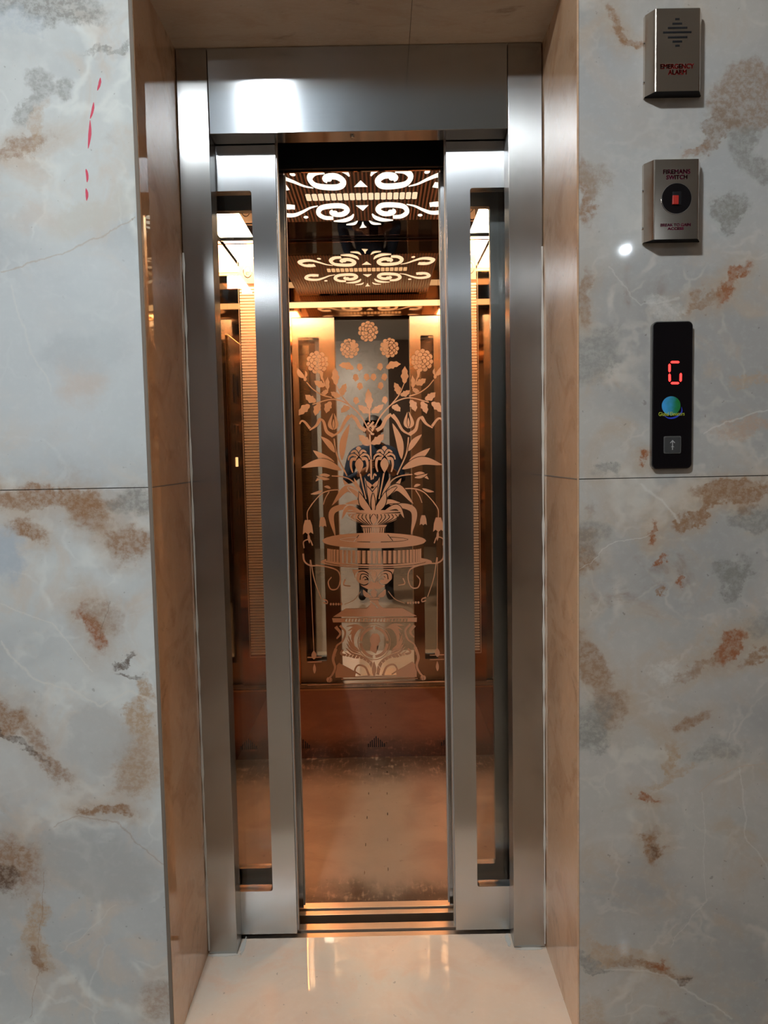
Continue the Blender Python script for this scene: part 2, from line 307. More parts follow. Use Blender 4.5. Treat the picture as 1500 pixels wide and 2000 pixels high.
# car floor: worn brown vinyl with dark scuffs at the edges
def car_floor_mat():
    t = NT('worn_car_floor'); co = t.coord(); x, y, z = t.sep(co)
    n1 = t.noise(co, 5, 6, .6, .6); n2 = t.noise(co, 24, 7, .7, .4); n3 = t.noise(t.mapping(co, sc=(110, 22, 1)), 1, 3)
    col = t.mix(t.ramp(n1, .35, .65), srgb(146, 116, 96), srgb(126, 98, 82))
    ctr = t.math('ABSOLUTE', t.math('SUBTRACT', x, -.02)); g = t.math('MULTIPLY', t.ramp(t.math('ADD', ctr, t.math('MULTIPLY', n1, .12)), .26, .08), .7)
    col = t.mix(g, col, srgb(130, 120, 106))  # greyer middle: the lobby's reflection painted into the floor colour
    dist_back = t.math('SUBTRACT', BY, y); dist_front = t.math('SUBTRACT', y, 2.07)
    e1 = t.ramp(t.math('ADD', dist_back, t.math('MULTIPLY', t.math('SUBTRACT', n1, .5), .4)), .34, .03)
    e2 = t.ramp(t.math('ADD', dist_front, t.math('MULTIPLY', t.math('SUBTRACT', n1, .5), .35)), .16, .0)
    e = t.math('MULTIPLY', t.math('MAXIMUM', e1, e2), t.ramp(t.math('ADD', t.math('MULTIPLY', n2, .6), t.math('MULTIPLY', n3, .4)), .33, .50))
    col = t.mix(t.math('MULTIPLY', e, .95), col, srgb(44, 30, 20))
    col = t.mix(t.math('MULTIPLY', t.ramp(t.noise(co, 40, 3), .68, .74), .5), col, srgb(70, 50, 36))
    b = t.bsdf(Base_Color=col, Roughness=t.math('ADD', t.math('MULTIPLY', n2, .25), .22)); t.L(t.bump(n2, .15, .002), b.inputs['Normal'])
    return t.m
M['car_floor'] = car_floor_mat()
# etched areas of the mirror
def etch_mat(name, c, rough):
    t = NT(name); co = t.coord(); n = t.noise(co, 300, 2)
    t.bsdf(Base_Color=t.mix(t.math('MULTIPLY', n, .3), c, (c[0]*.8, c[1]*.78, c[2]*.75, 1)), Roughness=rough, Metallic=.5)
    return t.m
M['etch'] = etch_mat('frosted_etching', srgb(200, 158, 128), .45)
def pin_mat(name, axis, pitch, c1, c2, duty=.5, rough=.3, metal1=1.0):
    t = NT(name); co = t.coord(); v = t.sep(co)[axis]
    f = t.math('FRACT', t.math('MULTIPLY', v, 1/pitch)); s_ = t.math('GREATER_THAN', f, duty)
    t.bsdf(Base_Color=t.mix(s_, c1, c2), Roughness=t.math('ADD', t.math('MULTIPLY', s_, .25), rough), Metallic=metal1)
    return t.m
M['pin'] = pin_mat('pinstriped_rose_gold', 2, .0115, (.60, .38, .23, 1), (.76, .54, .38, 1), .4, .18, .75)
M['ribs'] = pin_mat('ribbed_ceiling', 0, .0125, (.02, .01, .008, 1), (.38, .23, .19, 1), .55, .3, .95)
M['sharp_red'] = plain('red_print', srgb(190, 30, 34), .5)
M['purple'] = plain('magenta_print', srgb(150, 20, 78), .5)
M['red_plastic'] = plain('red_plastic', srgb(176, 42, 32), .35)
M['led'] = emitter('led_red', (1, .035, .03, 1), 3.2)
M['led_core'] = emitter('led_red_core', (1, .22, .18, 1), 3.0)
M['cut'] = emitter('backlit_cutout', (1, .87, .70, 1), CUTOUT)
M['bar'] = emitter('backlit_bar', (1, .74, .46, 1), CUTBAR)
M['trough'] = emitter('warm_trough', (1, .76, .50, 1), CAR_STRIP)
M['glow'] = emitter('warm_glow', (1, .70, .40, 1), 2.6)  # glow given to the polished molding; also the lit button
M['lamp'] = emitter('cool_panel', (.88, .95, 1, 1), LAMP_MAIN)
M['fill_b'] = emitter('rear_fill_panel', (.88, .95, 1, 1), 34.0)  # added fill for the rear of the lobby
M['lamp_s'] = emitter('small_downlight', (.80, .92, 1, 1), LAMP_SMALL)
M['fill_w'] = emitter('warm_fill', (1, .72, .45, 1), FILL_WARM)
M['marker'] = plain('red_marker', srgb(206, 62, 88), .6)
M['paint'] = plain('ceiling_paint', srgb(212, 224, 232), .8)
M['wood'] = plain('dark_wood', srgb(84, 62, 46), .35)
M['brownwall'] = plain('brown_cladding', srgb(80, 60, 44), .5)
M['conc'] = plain('shaft_concrete', srgb(40, 38, 36), .9)

# ------------------------------------------------------------------ structure: marble wall with recess
def slab(name, mat, *bx, bev=0): return struct(MB().box(*bx, bev=bev).build(name, mat))
wl = struct(MB().box(-1.9, XL-.008, D0, D1+.04, ZJ+.0008, 2.8).box(-1.9, XL-.008, D0, D1+.04, -.05, ZJ-.0008).build('wall_left', M['wall_l']))
wr = struct(MB().box(XR+.004, 2.5, D0, D1+.04, ZJ+.0008, 2.8).box(XR+.004, 2.5, D0, D1+.04, -.05, ZJ-.0008).build('wall_right', M['wall_r']))
slab('wall_front', M['wall_l'], XL-.008, XR+.004, D0, D0+.06, 2.235, 2.8)
slab('trim_1', M['reveal'], XL-.007, XL, D0+.002, D1+.03, -.04, ZT+.02)
slab('trim_2', M['reveal'], XR, XR+.0035, D0+.001, D1+.03, -.04, ZT+.02)
o = MB().box(XL, .0835, D0+.095, D1+.06, ZT, ZT+.012).box(.0845, XR, D0+.095, D1+.06, ZT, ZT+.012).build('trim_3', M['soffit']); struct(o)
slab('trim_4', M['grout'], XL, XR, D0+.06, D1+.06, ZT+.013, ZT+.6)
# thin dark metal edge at the left corner and thin joints between tiles
slab('trim_5', M['grout'], XL-.0075, XL-.0005, D0-.0008, D0+.0015, -.04, 2.235)
o = MB().box(XL-.0002, XL+.0006, D0+.002, D1, ZJ-.0012, ZJ+.0012).box(XR-.0006, XR+.0002, D0+.002, D1, ZJ-.0012, ZJ+.0012).build('trim_6', M['grout']); struct(o)
for (a, b) in (((196, 152), (190, 177)), ((183, 200), (176, 232)), ((176, 235), (172, 290)), ((168, 330), (170, 356)), ((168, 368), (169, 392))):
    p, q = W(*a), W(*b); mb = MB(); wd = .0022; n = 7; L_, R_ = [], []
    for i in range(n):
        f = i/(n-1); c = p.lerp(q, f); k = wd*(.25+1.0*math.sin(PI*f)**.7*(0.8+.4*random.random())); L_.append((c.x-k+.0015*math.sin(3*f), c.z)); R_.append((c.x+k+.0015*math.sin(3*f), c.z))
    mb.prism([(x, D0-.0003, z) for x, z in L_+R_[::-1]], (0, .0002, 0)); mb.build('marker_stroke', M['marker'], wl)
# floor and lobby
struct(MB().box(-1.9, 2.5, 1.36, 1.9165, -.06, 0).build('floor', M['floor']))
struct(MB().box(-1.9, 2.5, -4.2, 1.3585, -.06, 0).build('floor_lobby', M['floor_l']))
struct(MB().box(-1.9, 2.5, -4.2, D0+.06, 2.78, 2.88).build('ceiling', M['paint']))
slab('wall_back', M['lobby'], -.85, .12, -4.25, -4.2, -.05, 2.8)
slab('wall_back_left', M['brownwall'], -2.0, -.85, -4.25, -4.19, -.05, 2.8)
slab('wall_back_right', M['brownwall'], .12, 2.6, -4.25, -4.19, -.05, 2.8)
slab('wall_far_left', M['brownwall'], -2.0, -1.9, -4.2, D1, -.05, 2.85)
slab('wall_far_right', M['brownwall'], 2.5, 2.6, -4.2, D1, -.05, 2.85)
d1 = struct(MB().box(.2, 1.1, -4.188, -4.15, 0, 2.1, bev=.004).build('door_1', M['wood']))
MB().cyl((.28, -4.13, 1.0), .012, .05, 'y').box(.27, .38, -4.11, -4.1, .99, 1.01, .003).build('door_handle', M['chrome'], d1)
# lift shaft
o = MB().box(-1.2, 1.1, 1.86, 3.5, 2.5, 2.6).box(-1.2, -1.1, D1+.04, 3.5, -.7, 2.5).box(1.0, 1.1, D1+.04, 3.5, -.7, 2.5).box(-1.2, 1.1, 3.4, 3.5, -.7, 2.5).box(-1.2, 1.1, 1.9, 3.5, -.8, -.7).box(-1.1, 1.0, 1.86, 1.915, -.7, -.0605).box(-1.1, 1.0, 1.90, 1.96, 2.12, 2.5).build('wall_shaft', M['conc']); struct(o)

# ------------------------------------------------------------------ steel door frame
fr = thing('elevator_door_frame', 'brushed stainless steel frame around the elevator doorway, standing in the marble recess', 'door frame', (X0, D1, 0))
MB().box(XL+.002, CXL, D1, D2-.002, .0005, ZT-.001, bev=.0012).build('upright', M['steel_v'], fr)
MB().box(CXR, XR-.002, D1, D2-.002, .0005, ZT-.001, bev=.0012).build('upright', M['steel_v'], fr)
MB().box(CXL+.0012, CXR-.0012, D1+.0008, D2-.006, ZH, ZT-.001, bev=.0012).build('header', M['steel_h'], fr)
p = W(688, 266, ZH, 2)
mb = MB().cyl((p.x, p.y, ZH-.002), .0055, .004, 'z', 20, .0045); mb.cyl((p.x, p.y, ZH-.005), .003, .003, 'z', 6); mb.build('bolt', M['chrome'], fr)
# sealant between reveal and uprights
def caulk(x, parent):
    mb = MB(); n = 60; pts = []; 
    for i in range(n+1):
        z = .01+(1.72)*i/n; pts.append((z, .0012+.0022*random.random()*(1 if random.random() < .8 else 0)))
    for (z0, w0), (z1, w1) in zip(pts, pts[1:]):
        mb.prism([(x-w0, D1-.0015, z0), (x+w0, D1-.0015, z0), (x+w1, D1-.0015, z1), (x-w1, D1-.0015, z1)], (0, .002, 0))
    mb.build('sealant', M['caulk'], parent)
caulk(XL+.003, fr); caulk(XR-.003, fr)
# mortar smears round the feet of the uprights
def smear(cx, cy, rx, ry, parent):
    mb = MB(); n = 40; pts = []
    for i in range(n):
        a = 2*PI*i/n; k = .7+.5*random.random(); pts.append((cx+rx*k*math.cos(a), cy+ry*k*math.sin(a), .0003))
    mb.prism(pts, (0, 0, .0008)); mb.build('mortar_smear', M['caulk'], parent)
smear(-.42, D1-.004, .038, .006, fr); smear(-.376, D1+.03, .006, .034, fr); smear(.352, D1-.004, .036, .006, fr); smear(.302, D1+.03, .006, .03, fr)

# ------------------------------------------------------------------ doors
def leaf(name, label, cat, x_in, x_out, wx_in, wx_out, y0, y1, z0, z1, wz0, wz1, mat, group=None):
    s = 1 if x_out > x_in else -1
    t = thing(name, label, cat, ((x_in+x_out)/2, (y0+y1)/2, z0), group)
    a, b = sorted((x_in, x_out)); c, d = sorted((wx_in, wx_out))
    bm = bmesh.new()
    # rounded-corner window cut: outer rectangle bridged to an inner rounded loop
    r = .006
    inner = []
    for (cx, cz, a0) in ((d-r, wz1-r, 0), (c+r, wz1-r, 90), (c+r, wz0+r, 180), (d-r, wz0+r, 270)):
        for k in range(4):
            an = math.radians(a0+30*k); inner.append((cx+r*math.cos(an), cz+r*math.sin(an)))
    outer = [(b, z1), (a, z1), (a, z0), (b, z0)]
    def ring(y): return [bm.verts.new((x, y, z)) for x, z in outer], [bm.verts.new((x, y, z)) for x, z in inner]
    rings = [ring(y0), ring(y1)]
    for oo, ii in rings:
        for q in range(4):
            seg = ii[q*4:q*4+4]; bm.faces.new([oo[q]]+seg[::-1])
            bm.faces.new([oo[q], seg[3], ii[(q*4+4) % 16], oo[(q+1) % 4]])
    for q in range(4): bm.faces.new((rings[0][0][q], rings[0][0][(q+1) % 4], rings[1][0][(q+1) % 4], rings[1][0][q]))
    for q in range(16): bm.faces.new((rings[0][1][q], rings[0][1][(q+1) % 16], rings[1][1][(q+1) % 16], rings[1][1][q]))
    mb = MB(); mb.bm = bm; mb.build('door_panel', mat, t)
    mb = MB().box(c-.004, d+.004, (y0+y1)/2-.002, (y0+y1)/2+.002, wz0-.004, wz1+.004); mb.build('glass_pane', M['glass'], t)
    # rubber lip on the closing edge
    e = x_in; mb = MB().box(min(e, e-s*.004), max(e, e-s*.004), y0+.008, y1-.004, z0+.004, z1-.03, .0008); mb.build('edge_strip', M['satin'], t)
    return t
leaf('landing_door', 'left sliding steel landing door with a tall narrow glass window, half open', 'door', -.242, -.64, -.302, -.58, D2, D2+.032, .008, 2.06, .124, 1.892, M['steel_d'])
leaf('landing_door', 'right sliding steel landing door with a tall narrow glass window, half open', 'door', .172, .57, .229, .51, D2, D2+.032, .008, 2.06, .124, 1.889, M['steel_d'])
leaf('car_door', 'inner steel door of the car behind the left landing door, seen through its glass', 'door', -.236, -.475, -.318, -.43, 2.034, 2.058, .008, 2.0, .125, 1.88, M['steel_d'])
leaf('car_door', 'inner steel door of the car behind the right landing door, seen through its glass', 'door', .166, .375, .222, .293, 2.034, 2.058, .008, 2.0, .125, 1.88, M['steel_d'])
# sills
sl = thing('landing_sill', 'grooved metal threshold strip at the lobby edge of the doorway', 'threshold', (X0, 1.94, 0))
MB().box(-.7, .65, 1.9172, 1.936, -.03, -.0003, .0006).box(-.7, .65, 1.949, 1.9765, -.03, -.0003, .0006).box(-.7, .65, 1.9172, 1.9765, -.05, -.0305).build('sill_rail', M['brass'], sl)
MB().box(-.7, .65, 1.9365, 1.9485, -.03, -.006).build('guide_groove', M['sill_d'], sl)

# ------------------------------------------------------------------ lift car
car = thing('elevator_car', 'rose-gold elevator car interior with etched mirror rear wall and backlit scroll ceiling', 'elevator', (X0, 2.6, 0))
MB().box(-.6, .5, 2.014, 2.034, -.03, 0, .0006).box(-.6, .5, 2.046, 2.073, -.03, 0, .0006).box(-.6, .5, 2.014, 2.073, -.05, -.031).build('car_sill', M['brass'], car)
MB().box(-.6, .5, 2.0345, 2.0455, -.03, -.006).build('guide_groove', M['sill_d'], car)
fl = MB().box(CARL, CARR, 2.0735, BY+.02, -.05, -.0005).build('floor_panel', M['car_floor'], car)
random.seed(3)
for k, (px, py) in enumerate([(720, 1550), (756, 1550), (717, 1597), (757, 1590), (714, 1650), (757, 1640), (712, 1705), (758, 1698), (722, 1512), (756, 1508)]):
    p = W(px, py, 0, 2); MB().box(p.x-.0012, p.x+.0012, p.y-.009, p.y+.009, -.0004, .0008, .0003).build('floor_dash', M['chrome'], fl)  # small bright dashes lying on the floor
MB().box(-.8, .7, 2.014, 2.024, 1.975, 2.45).build('transom', M['black'], car)  # steel in shade; the shade is put into its black colour
MB().box(CARL, CARR, 2.066, 2.0735, 1.985, CARZ).build('inner_transom', M['rose_side'], car)
MB().box(CARL, CARR, 2.0736, 2.0786, 2.033, 2.062, .001).build('molding_glow', M['glow'], car)  # polished molding, its caught light put in as emission
for a, b in ((CARL, -.462), (.362, CARR)): MB().box(a, b, 2.061, 2.0735, 0, 1.985).build('front_return', M['rose_side'], car)
MB().box(CARL, CARR, BY, BY+.015, .296, CARZ).build('rear_panel', M['rose'], car)
rear = [o for o in car.children if o.name == 'rear_panel'][0]
kick = MB().box(CARL, CARR, BY, BY+.015, -.0005, .285).build('kick_panel', M['copper'], car)
MB().box(CARL, CARR, BY-.004, BY+.01, .286, .295, .0008).build('trim_strip', M['rose_side'], car)
MB().box(CARL, CARR, BY-.006, BY+.002, 2.088, 2.0995, .001).build('cornice_strip', M['copper'], car)
# vents: fans of upright slots in the kick panel
for cx in (-.0417, -.352, .262, -.57):
    for k in range(-4, 5):
        h = .040*(1-abs(k)/5.2)+.006; x = cx+k*.0082
        if x < CARL+.01 or x > CARR-.01: continue
        mb = MB(); mb.box(x-.0019, x+.0019, BY-.0006, BY+.0004, .042, .042+h, .0003); mb.build('vent_slot', M['dark_in'], kick)
# side walls
for s, x in ((-1, CARL), (1, CARR)):
    MB().box(min(x, x+s*.015), max(x, x+s*.015), 2.0735, BY, 0, CARZ).build('side_panel', M['rose_side'], car)
# satin pinstriped columns on the rear wall
def rect_frame(x0, x1, z0, z1, w_, y): 
    mb = MB()
    for b in ((x0, x1, z0, z0+w_), (x0, x1, z1-w_, z1), (x0, x0+w_, z0+w_, z1-w_), (x1-w_, x1, z0+w_, z1-w_)): mb.box(b[0], b[1], y-.0006, y, b[2], b[3])
    return mb
for a, b in ((-.553, -.385), (.262, .397)):
    MB().box(a+.006, b-.006, BY-.0012, BY-.0001, .44, 1.925).build('pinstripe_column', M['pin'], rear)
    MB().box(a+.006, b-.006, BY-.0012, BY-.0001, 1.935, 2.03).build('capital', M['etch'], rear)
    rect_frame(a, b, .43, 2.04, .002, BY-.0012).build('border_line', M['etch'], rear)
    c = (b-.03 if a > 0 else a+.04)
    mb = MB(); n = 28
    for k in range(n):
        a0, a1 = 2*PI*k/n, 2*PI*(k+1)/n
        mb.face([(c+.018*math.cos(a0), BY-.0018, 1.982+.026*math.sin(a0)), (c+.018*math.cos(a1), BY-.0018, 1.982+.026*math.sin(a1)), (c+.0155*math.cos(a1), BY-.0018, 1.982+.023*math.sin(a1)), (c+.0155*math.cos(a0), BY-.0018, 1.982+.023*math.sin(a0))])
    mb.face([(c-.006, BY-.0018, 1.97), (c+.004, BY-.0018, 1.97), (c+.008, BY-.0018, 1.99), (c, BY-.0018, 1.998), (c-.007, BY-.0018, 1.988)])
    mb.build('cameo', M['copper'], rear)
# operating panel on the left side wall
op = MB().box(CARL, CARL+.006, 2.74, 3.04, .85, 1.75, .002).build('operating_panel', M['steel_box'], car)
for k, z in enumerate((1.02, 1.09, 1.16, 1.23, 1.30, 1.37)):
    for yy in (2.86, 2.93):
        lit = (k == 3 and yy == 2.93)
        MB().box(CARL+.006, CARL+.0085, yy-.02, yy+.02, z-.02, z+.02, .002).build('button', M['glow'] if lit else M['chrome'], op)
MB().box(CARL+.006, CARL+.008, 2.84, 2.95, 1.48, 1.6, .002).build('display', M['black_gloss'], op)

# ceiling: dark mirror, ribbed field, cut-outs lit from behind, two light troughs
MB().box(-.48, .36, 2.0735, BY-.007, CARZ, CARZ+.012).build('ceiling_panel', M['black_gloss'], car)
ceil = [o for o in car.children if o.name == 'ceiling_panel'][0]
MB().box(-.42, .262, 2.10, 2.875, CARZ-.0012, CARZ-.0001).build('ribbed_field', M['ribs'], ceil)
for a, b in ((CARL, -.48), (.36, CARR)):
    MB().box(a, b, 2.0735, BY-.007, CARZ+.05, CARZ+.06).build('trough_back', M['paint'], car)
    MB().box(a+.004, b-.004, 2.55, BY-.009, CARZ+.012, CARZ+.02, .002).build('trough_light', M['trough'], car)
    MB().box(a, b, 2.0735, 2.54, CARZ, CARZ+.012).build('trough_edge', M['rose_side'], car)

# ------------------------------------------------------------------ line-art builder (etching and cut-outs)
class Art:
    def __init__(s, pmap, mir=None, step=0.000006): s.f = pmap; s.mir = mir; s.bmf = bmesh.new(); s.k = 0; s.step = step; s.line = []; s.lay = []
    def poly(s, pts, mat=0, both=True):
        s.k += 1; P = [s.f(x, y) for x, y in pts]; s.add(P, mat)
        if both and s.mir is not None: s.add([s.mir(p) for p in P][::-1], mat)
    def add(s, P, mat):
        vs = [s.bmf.verts.new((p[0], p[1], p[2])) for p in P]
        for v in vs: v.co += s.n*(s.k*s.step+.0002)
        try: f = s.bmf.faces.new(vs); f.material_index = mat
        except ValueError: pass
    n = Vector((0, -1, 0))
    def strip(s, L, R, mat=0, both=True):
        s.k += 1
        for (a, b, c, d) in zip(L, R, R[1:], L[1:]):
            P = [s.f(*q) for q in (a, b, c, d)]; s.add(P, mat)
            if both and s.mir is not None: s.add([s.mir(p) for p in P][::-1], mat)
    def stroke(s, pts, w0, w1=None, mat=0, both=True, outline=0, n=24, prof=None):
        w1 = w0 if w1 is None else w1; C = spline(pts, n); 
        def lr(ex):
            L, R = [], []
            for i, c in enumerate(C):
                a = C[max(0, i-1)]; b = C[min(len(C)-1, i+1)]; dx, dy = b[0]-a[0], b[1]-a[1]; l = math.hypot(dx, dy) or 1
                f = i/(len(C)-1); w_ = (prof(f)*w0 if prof else w0+(w1-w0)*f)/2+ex
                L.append((c[0]-dy/l*w_, c[1]+dx/l*w_)); R.append((c[0]+dy/l*w_, c[1]-dx/l*w_))
            return L, R
        if outline: s.strip(*lr(outline), 1, both)
        s.strip(*lr(0), mat, both)
    def leaf(s, p0, p1, w_, bend=0, both=True, outline=0, teeth=0, pk=.45, mat=0):
        dx, dy = p1[0]-p0[0], p1[1]-p0[1]; l = math.hypot(dx, dy); nx, ny = -dy/l, dx/l
        mid = (p0[0]+dx*.5+nx*bend, p0[1]+dy*.5+ny*bend)
        s.stroke([p0, mid, p1], w_, both=both, outline=outline, mat=mat, n=26,
                 prof=lambda f: (math.sin(PI*f**(math.log(.5)/math.log(pk)))**.85)*(1+(.16*math.sin(f*teeth*2*PI) if teeth else 0))+.02)
    def ell(s, c, rx, ry, mat=0, both=True, n=30, a0=0, a1=360, rot=0):
        P = [];
        for i in range(n+(0 if a1-a0 >= 360 else 1)):
            a = math.radians(a0+(a1-a0)*i/n); x, y = rx*math.cos(a), ry*math.sin(a); k, q = math.cos(rot), math.sin(rot); P.append((c[0]+x*k-y*q, c[1]+x*q+y*k))
        s.poly(P, mat, both)
    def ring(s, c, rx, ry, w_, mat=0, both=True, a0=0, a1=360, n=40):
        L, R = [], []
        for i in range(n+1):
            a = math.radians(a0+(a1-a0)*i/n); L.append((c[0]+(rx-w_/2)*math.cos(a), c[1]+(ry-w_/2)*math.sin(a))); R.append((c[0]+(rx+w_/2)*math.cos(a), c[1]+(ry+w_/2)*math.sin(a)))
        s.strip(L, R, mat, both)
    def build(s, name, mats, parent):
        mb = MB(); mb.bm = s.bmf
        me = bpy.data.meshes.new(name); bmesh.ops.triangulate(s.bmf, faces=[f for f in s.bmf.faces if len(f.verts) > 4]); s.bmf.to_mesh(me); s.bmf.free()
        for m_ in mats: me.materials.append(m_)
        o = bpy.data.objects.new(name, me); COL.objects.link(o); o.parent = parent; o.matrix_parent_inverse = Matrix.Translation(world_loc(parent)).inverted(); return o
def spline(pts, n):
    if len(pts) == 2: return [(pts[0][0]+(pts[1][0]-pts[0][0])*i/n, pts[0][1]+(pts[1][1]-pts[0][1])*i/n) for i in range(n+1)]
    P = [(2*pts[0][0]-pts[1][0], 2*pts[0][1]-pts[1][1])]+list(pts)+[(2*pts[-1][0]-pts[-2][0], 2*pts[-1][1]-pts[-2][1])]
    out = []; segs = len(pts)-1; per = max(3, int(n/segs)+1)
    for i in range(segs):
        a, b, c, d = P[i:i+4]
        for k in range(per if i < segs-1 else per+1):
            t = k/per; out.append(tuple(.5*((2*b[j])+(-a[j]+c[j])*t+(2*a[j]-5*b[j]+4*c[j]-d[j])*t*t+(-a[j]+3*b[j]-3*c[j]+d[j])*t**3) for j in (0, 1)))
    return out

# etched bouquet and fountain on the rear mirror; u,v are measured drawing units (4.6875 per photo pixel)
def rear_map(u, v): return W(560+u/4.6875, 600+v/4.6875, BY-.0001)
A = Art(rear_map, lambda p: Vector((2*X0-p.x, p.y, p.z))); A.n = Vector((0, -1, 0))
O = 7
def rose(c, r, both=True):
    A.ell(c, r*.98, r*1.05, 1, both)
    A.ell(c, r*.2, r*.2, 0, both)
    rr = random.Random(int(c[0]))
    for q, (rad, m_, sz) in enumerate(((.86, 11, .24), (.56, 8, .225), (.26, 5, .2))):
        for k in range(m_):
            a = 2*PI*(k+.5*q)/m_+rr.random()*.2; p_ = (c[0]+r*rad*math.cos(a), c[1]+r*1.06*rad*math.sin(a))
            A.ell(p_, r*sz+4.5, r*sz*1.08+4.5, 1, both, 12, rot=a); A.ell(p_, r*sz, r*sz*1.08, 0, both, 12, rot=a)
def bell(c, h, w_, both=True):
    x, y = c; A.poly([(x-w_*.25, y), (x+w_*.25, y), (x+w_*.42, y+h*.4), (x+w_*.5, y+h), (x+w_*.25, y+h*.86), (x, y+h*1.02), (x-w_*.25, y+h*.86), (x-w_*.5, y+h), (x-w_*.42, y+h*.4)], 0, both)
# centre stem and leaves
A.stroke([(775, 1580), (768, 1300), (760, 1150), (757, 930)], 15, 13, both=False)
A.leaf((758, 935), (745, 745), 66, 0, False, teeth=3); A.leaf((772, 965), (885, 890), 58, 8, True, teeth=3); A.leaf((775, 1252), (890, 1162), 68, 10, True, teeth=3)
A.stroke([(740, 1060), (790, 1100), (770, 1150), (800, 1165)], 26, 18, both=False, outline=O); A.stroke([(795, 1050), (745, 1110), (775, 1150)], 20, 12, both=False, outline=O)
rose((745, 222), 84, False); rose((940, 372), 80); rose((1240, 487), 92)
# branches
A.stroke([(805, 1100), (865, 990), (960, 890), (1060, 840), (1150, 832), (1300, 870)], 13, 10)
A.stroke([(960, 890), (1030, 800), (1075, 700)], 12, 8); A.stroke([(1120, 815), (1210, 785), (1290, 730), (1345, 665)], 11, 8)
A.stroke([(1150, 748), (1180, 690), (1205, 620)], 8, 14); A.poly([(1190, 575), (1225, 575), (1212, 640), (1200, 650)])
A.ell((1358, 636), 14, 18); A.leaf((1362, 625), (1420, 535), 44, 14, teeth=0); A.leaf((1356, 622), (1352, 560), 20, -8)
A.leaf((1078, 700), (1082, 540), 62, 0, teeth=3); A.leaf((1025, 800), (985, 690), 56, 8, teeth=3); A.leaf((1040, 805), (1128, 762), 50, 8, teeth=3)
A.leaf((910, 560), (1045, 520), 62, -14, teeth=3); A.leaf((1150, 735), (1150, 625), 36, 6, teeth=2); A.leaf((1180, 705), (1275, 655), 56, 6, teeth=3); A.leaf((1155, 745), (1215, 770), 42, 8, teeth=2)
A.leaf((1265, 845), (1362, 780), 62, 8, teeth=3); A.leaf((1130, 850), (1178, 955), 62, -8, teeth=3); A.leaf((1232, 862), (1280, 975), 60, -6, teeth=3); A.leaf((1325, 872), (1430, 965), 66, -8, teeth=3); A.leaf((960, 912), (1040, 955), 56, -14, teeth=3)
# loose leaves over the upper mirror
for (x, y, w_) in ((600, 350, 0), (860, 545, 0), (900, 640, 0), (865, 720, 0), (800, 640, 0), (905, 850, 0)): A.leaf((x if x > 755 else 910, y-34), (x if x > 755 else 910, y+36), 52, 6, teeth=2)
# ribbon
A.stroke([(822, 1128), (870, 1095), (910, 1020), (958, 980)], 36, 30, outline=O); A.stroke([(965, 985), (1010, 1040), (1060, 1125), (1132, 1170)], 38, 14, outline=O)
A.stroke([(1122, 1165), (1180, 1120), (1205, 1030), (1248, 1000)], 36, 16, outline=O); A.stroke([(1238, 1010), (1275, 1065), (1335, 1105)], 34, 10, outline=O); A.stroke([(1330, 1090), (1375, 1030), (1405, 1018), (1425, 1045)], 24, 12, outline=O)
# tulip, long leaves, stems
A.stroke([(1115, 1105), (1085, 1060), (1105, 960)], 30, 4, outline=O, prof=lambda f: .6+.7*math.sin(PI*f)-.5*f); A.stroke([(1118, 1105), (1150, 1060), (1118, 958)], 30, 4, outline=O, prof=lambda f: .6+.7*math.sin(PI*f)-.5*f)
A.leaf((1117, 1100), (1113, 1010), 22, 0, outline=5)
A.stroke([(1115, 1190), (1095, 1340), (1010, 1535)], 13, 12)
A.leaf((1052, 1392), (968, 1062), 62, 22, outline=O); A.leaf((1112, 1318), (1236, 1165), 50, -12, outline=O); A.leaf((1120, 1408), (1312, 1290), 60, 12, outline=O)
A.leaf((1055, 1482), (1425, 1443), 74, -56, outline=O)
# irises
def iris(cx, cy):
    A.ell((cx, cy-66), 26, 34, 0)
    for s in (-1, 1):
        A.stroke([(cx+s*6, cy-10), (cx+s*30, cy-58), (cx+s*62, cy-48), (cx+s*66, cy-16)], 26, 12, outline=O); A.stroke([(cx+s*14, cy+2), (cx+s*50, cy-26), (cx+s*86, cy-10), (cx+s*98, cy+24)], 26, 12, outline=O)
        A.stroke([(cx+s*24, cy+14), (cx+s*66, cy+20), (cx+s*76, cy+80), (cx+s*62, cy+138)], 34, 12, outline=O)
    A.leaf((cx, cy+150), (cx, cy+8), 74, 0, outline=O, pk=.6)
iris(895, 1370)
A.stroke([(890, 1520), (868, 1640), (845, 1755)], 14, 10); A.leaf((868, 1745), (948, 1555), 34, 6, outline=O); A.leaf((820, 1760), (850, 1555), 30, -6, outline=O)
A.leaf((798, 1780), (725, 1585), 56, 20, both=True, outline=O); A.stroke([(775, 1575), (760, 1530), (742, 1545)], 10, 16, both=True)
A.leaf((905, 1705), (1050, 1565), 46, 20, outline=O); A.stroke([(905, 1690), (960, 1590), (1040, 1545), (1150, 1530)], 13, 9)
A.leaf((1165, 1525), (1300, 1575), 40, -22, outline=O); A.leaf((1170, 1560), (1290, 1525), 26, 8, outline=O); A.leaf((1165, 1645), (1225, 1625), 24, -6); A.stroke([(930, 1730), (1020, 1675), (1140, 1660), (1250, 1690), (1350, 1790)], 13, 8); A.stroke([(1180, 1675), (1215, 1730), (1238, 1790)], 9, 7); A.leaf((1240, 1660), (1350, 1690), 26, 6)
A.leaf((850, 1800), (1160, 1800), 62, -150, outline=O); A.leaf((880, 1760), (1010, 1640), 40, -8, outline=O)
A.leaf((930, 1800), (1140, 2090), 54, -150, outline=O, teeth=0); A.leaf((820, 1870), (1040, 1790), 44, -50, outline=O); A.leaf((900, 1860), (1075, 1930), 40, -70, outline=O)
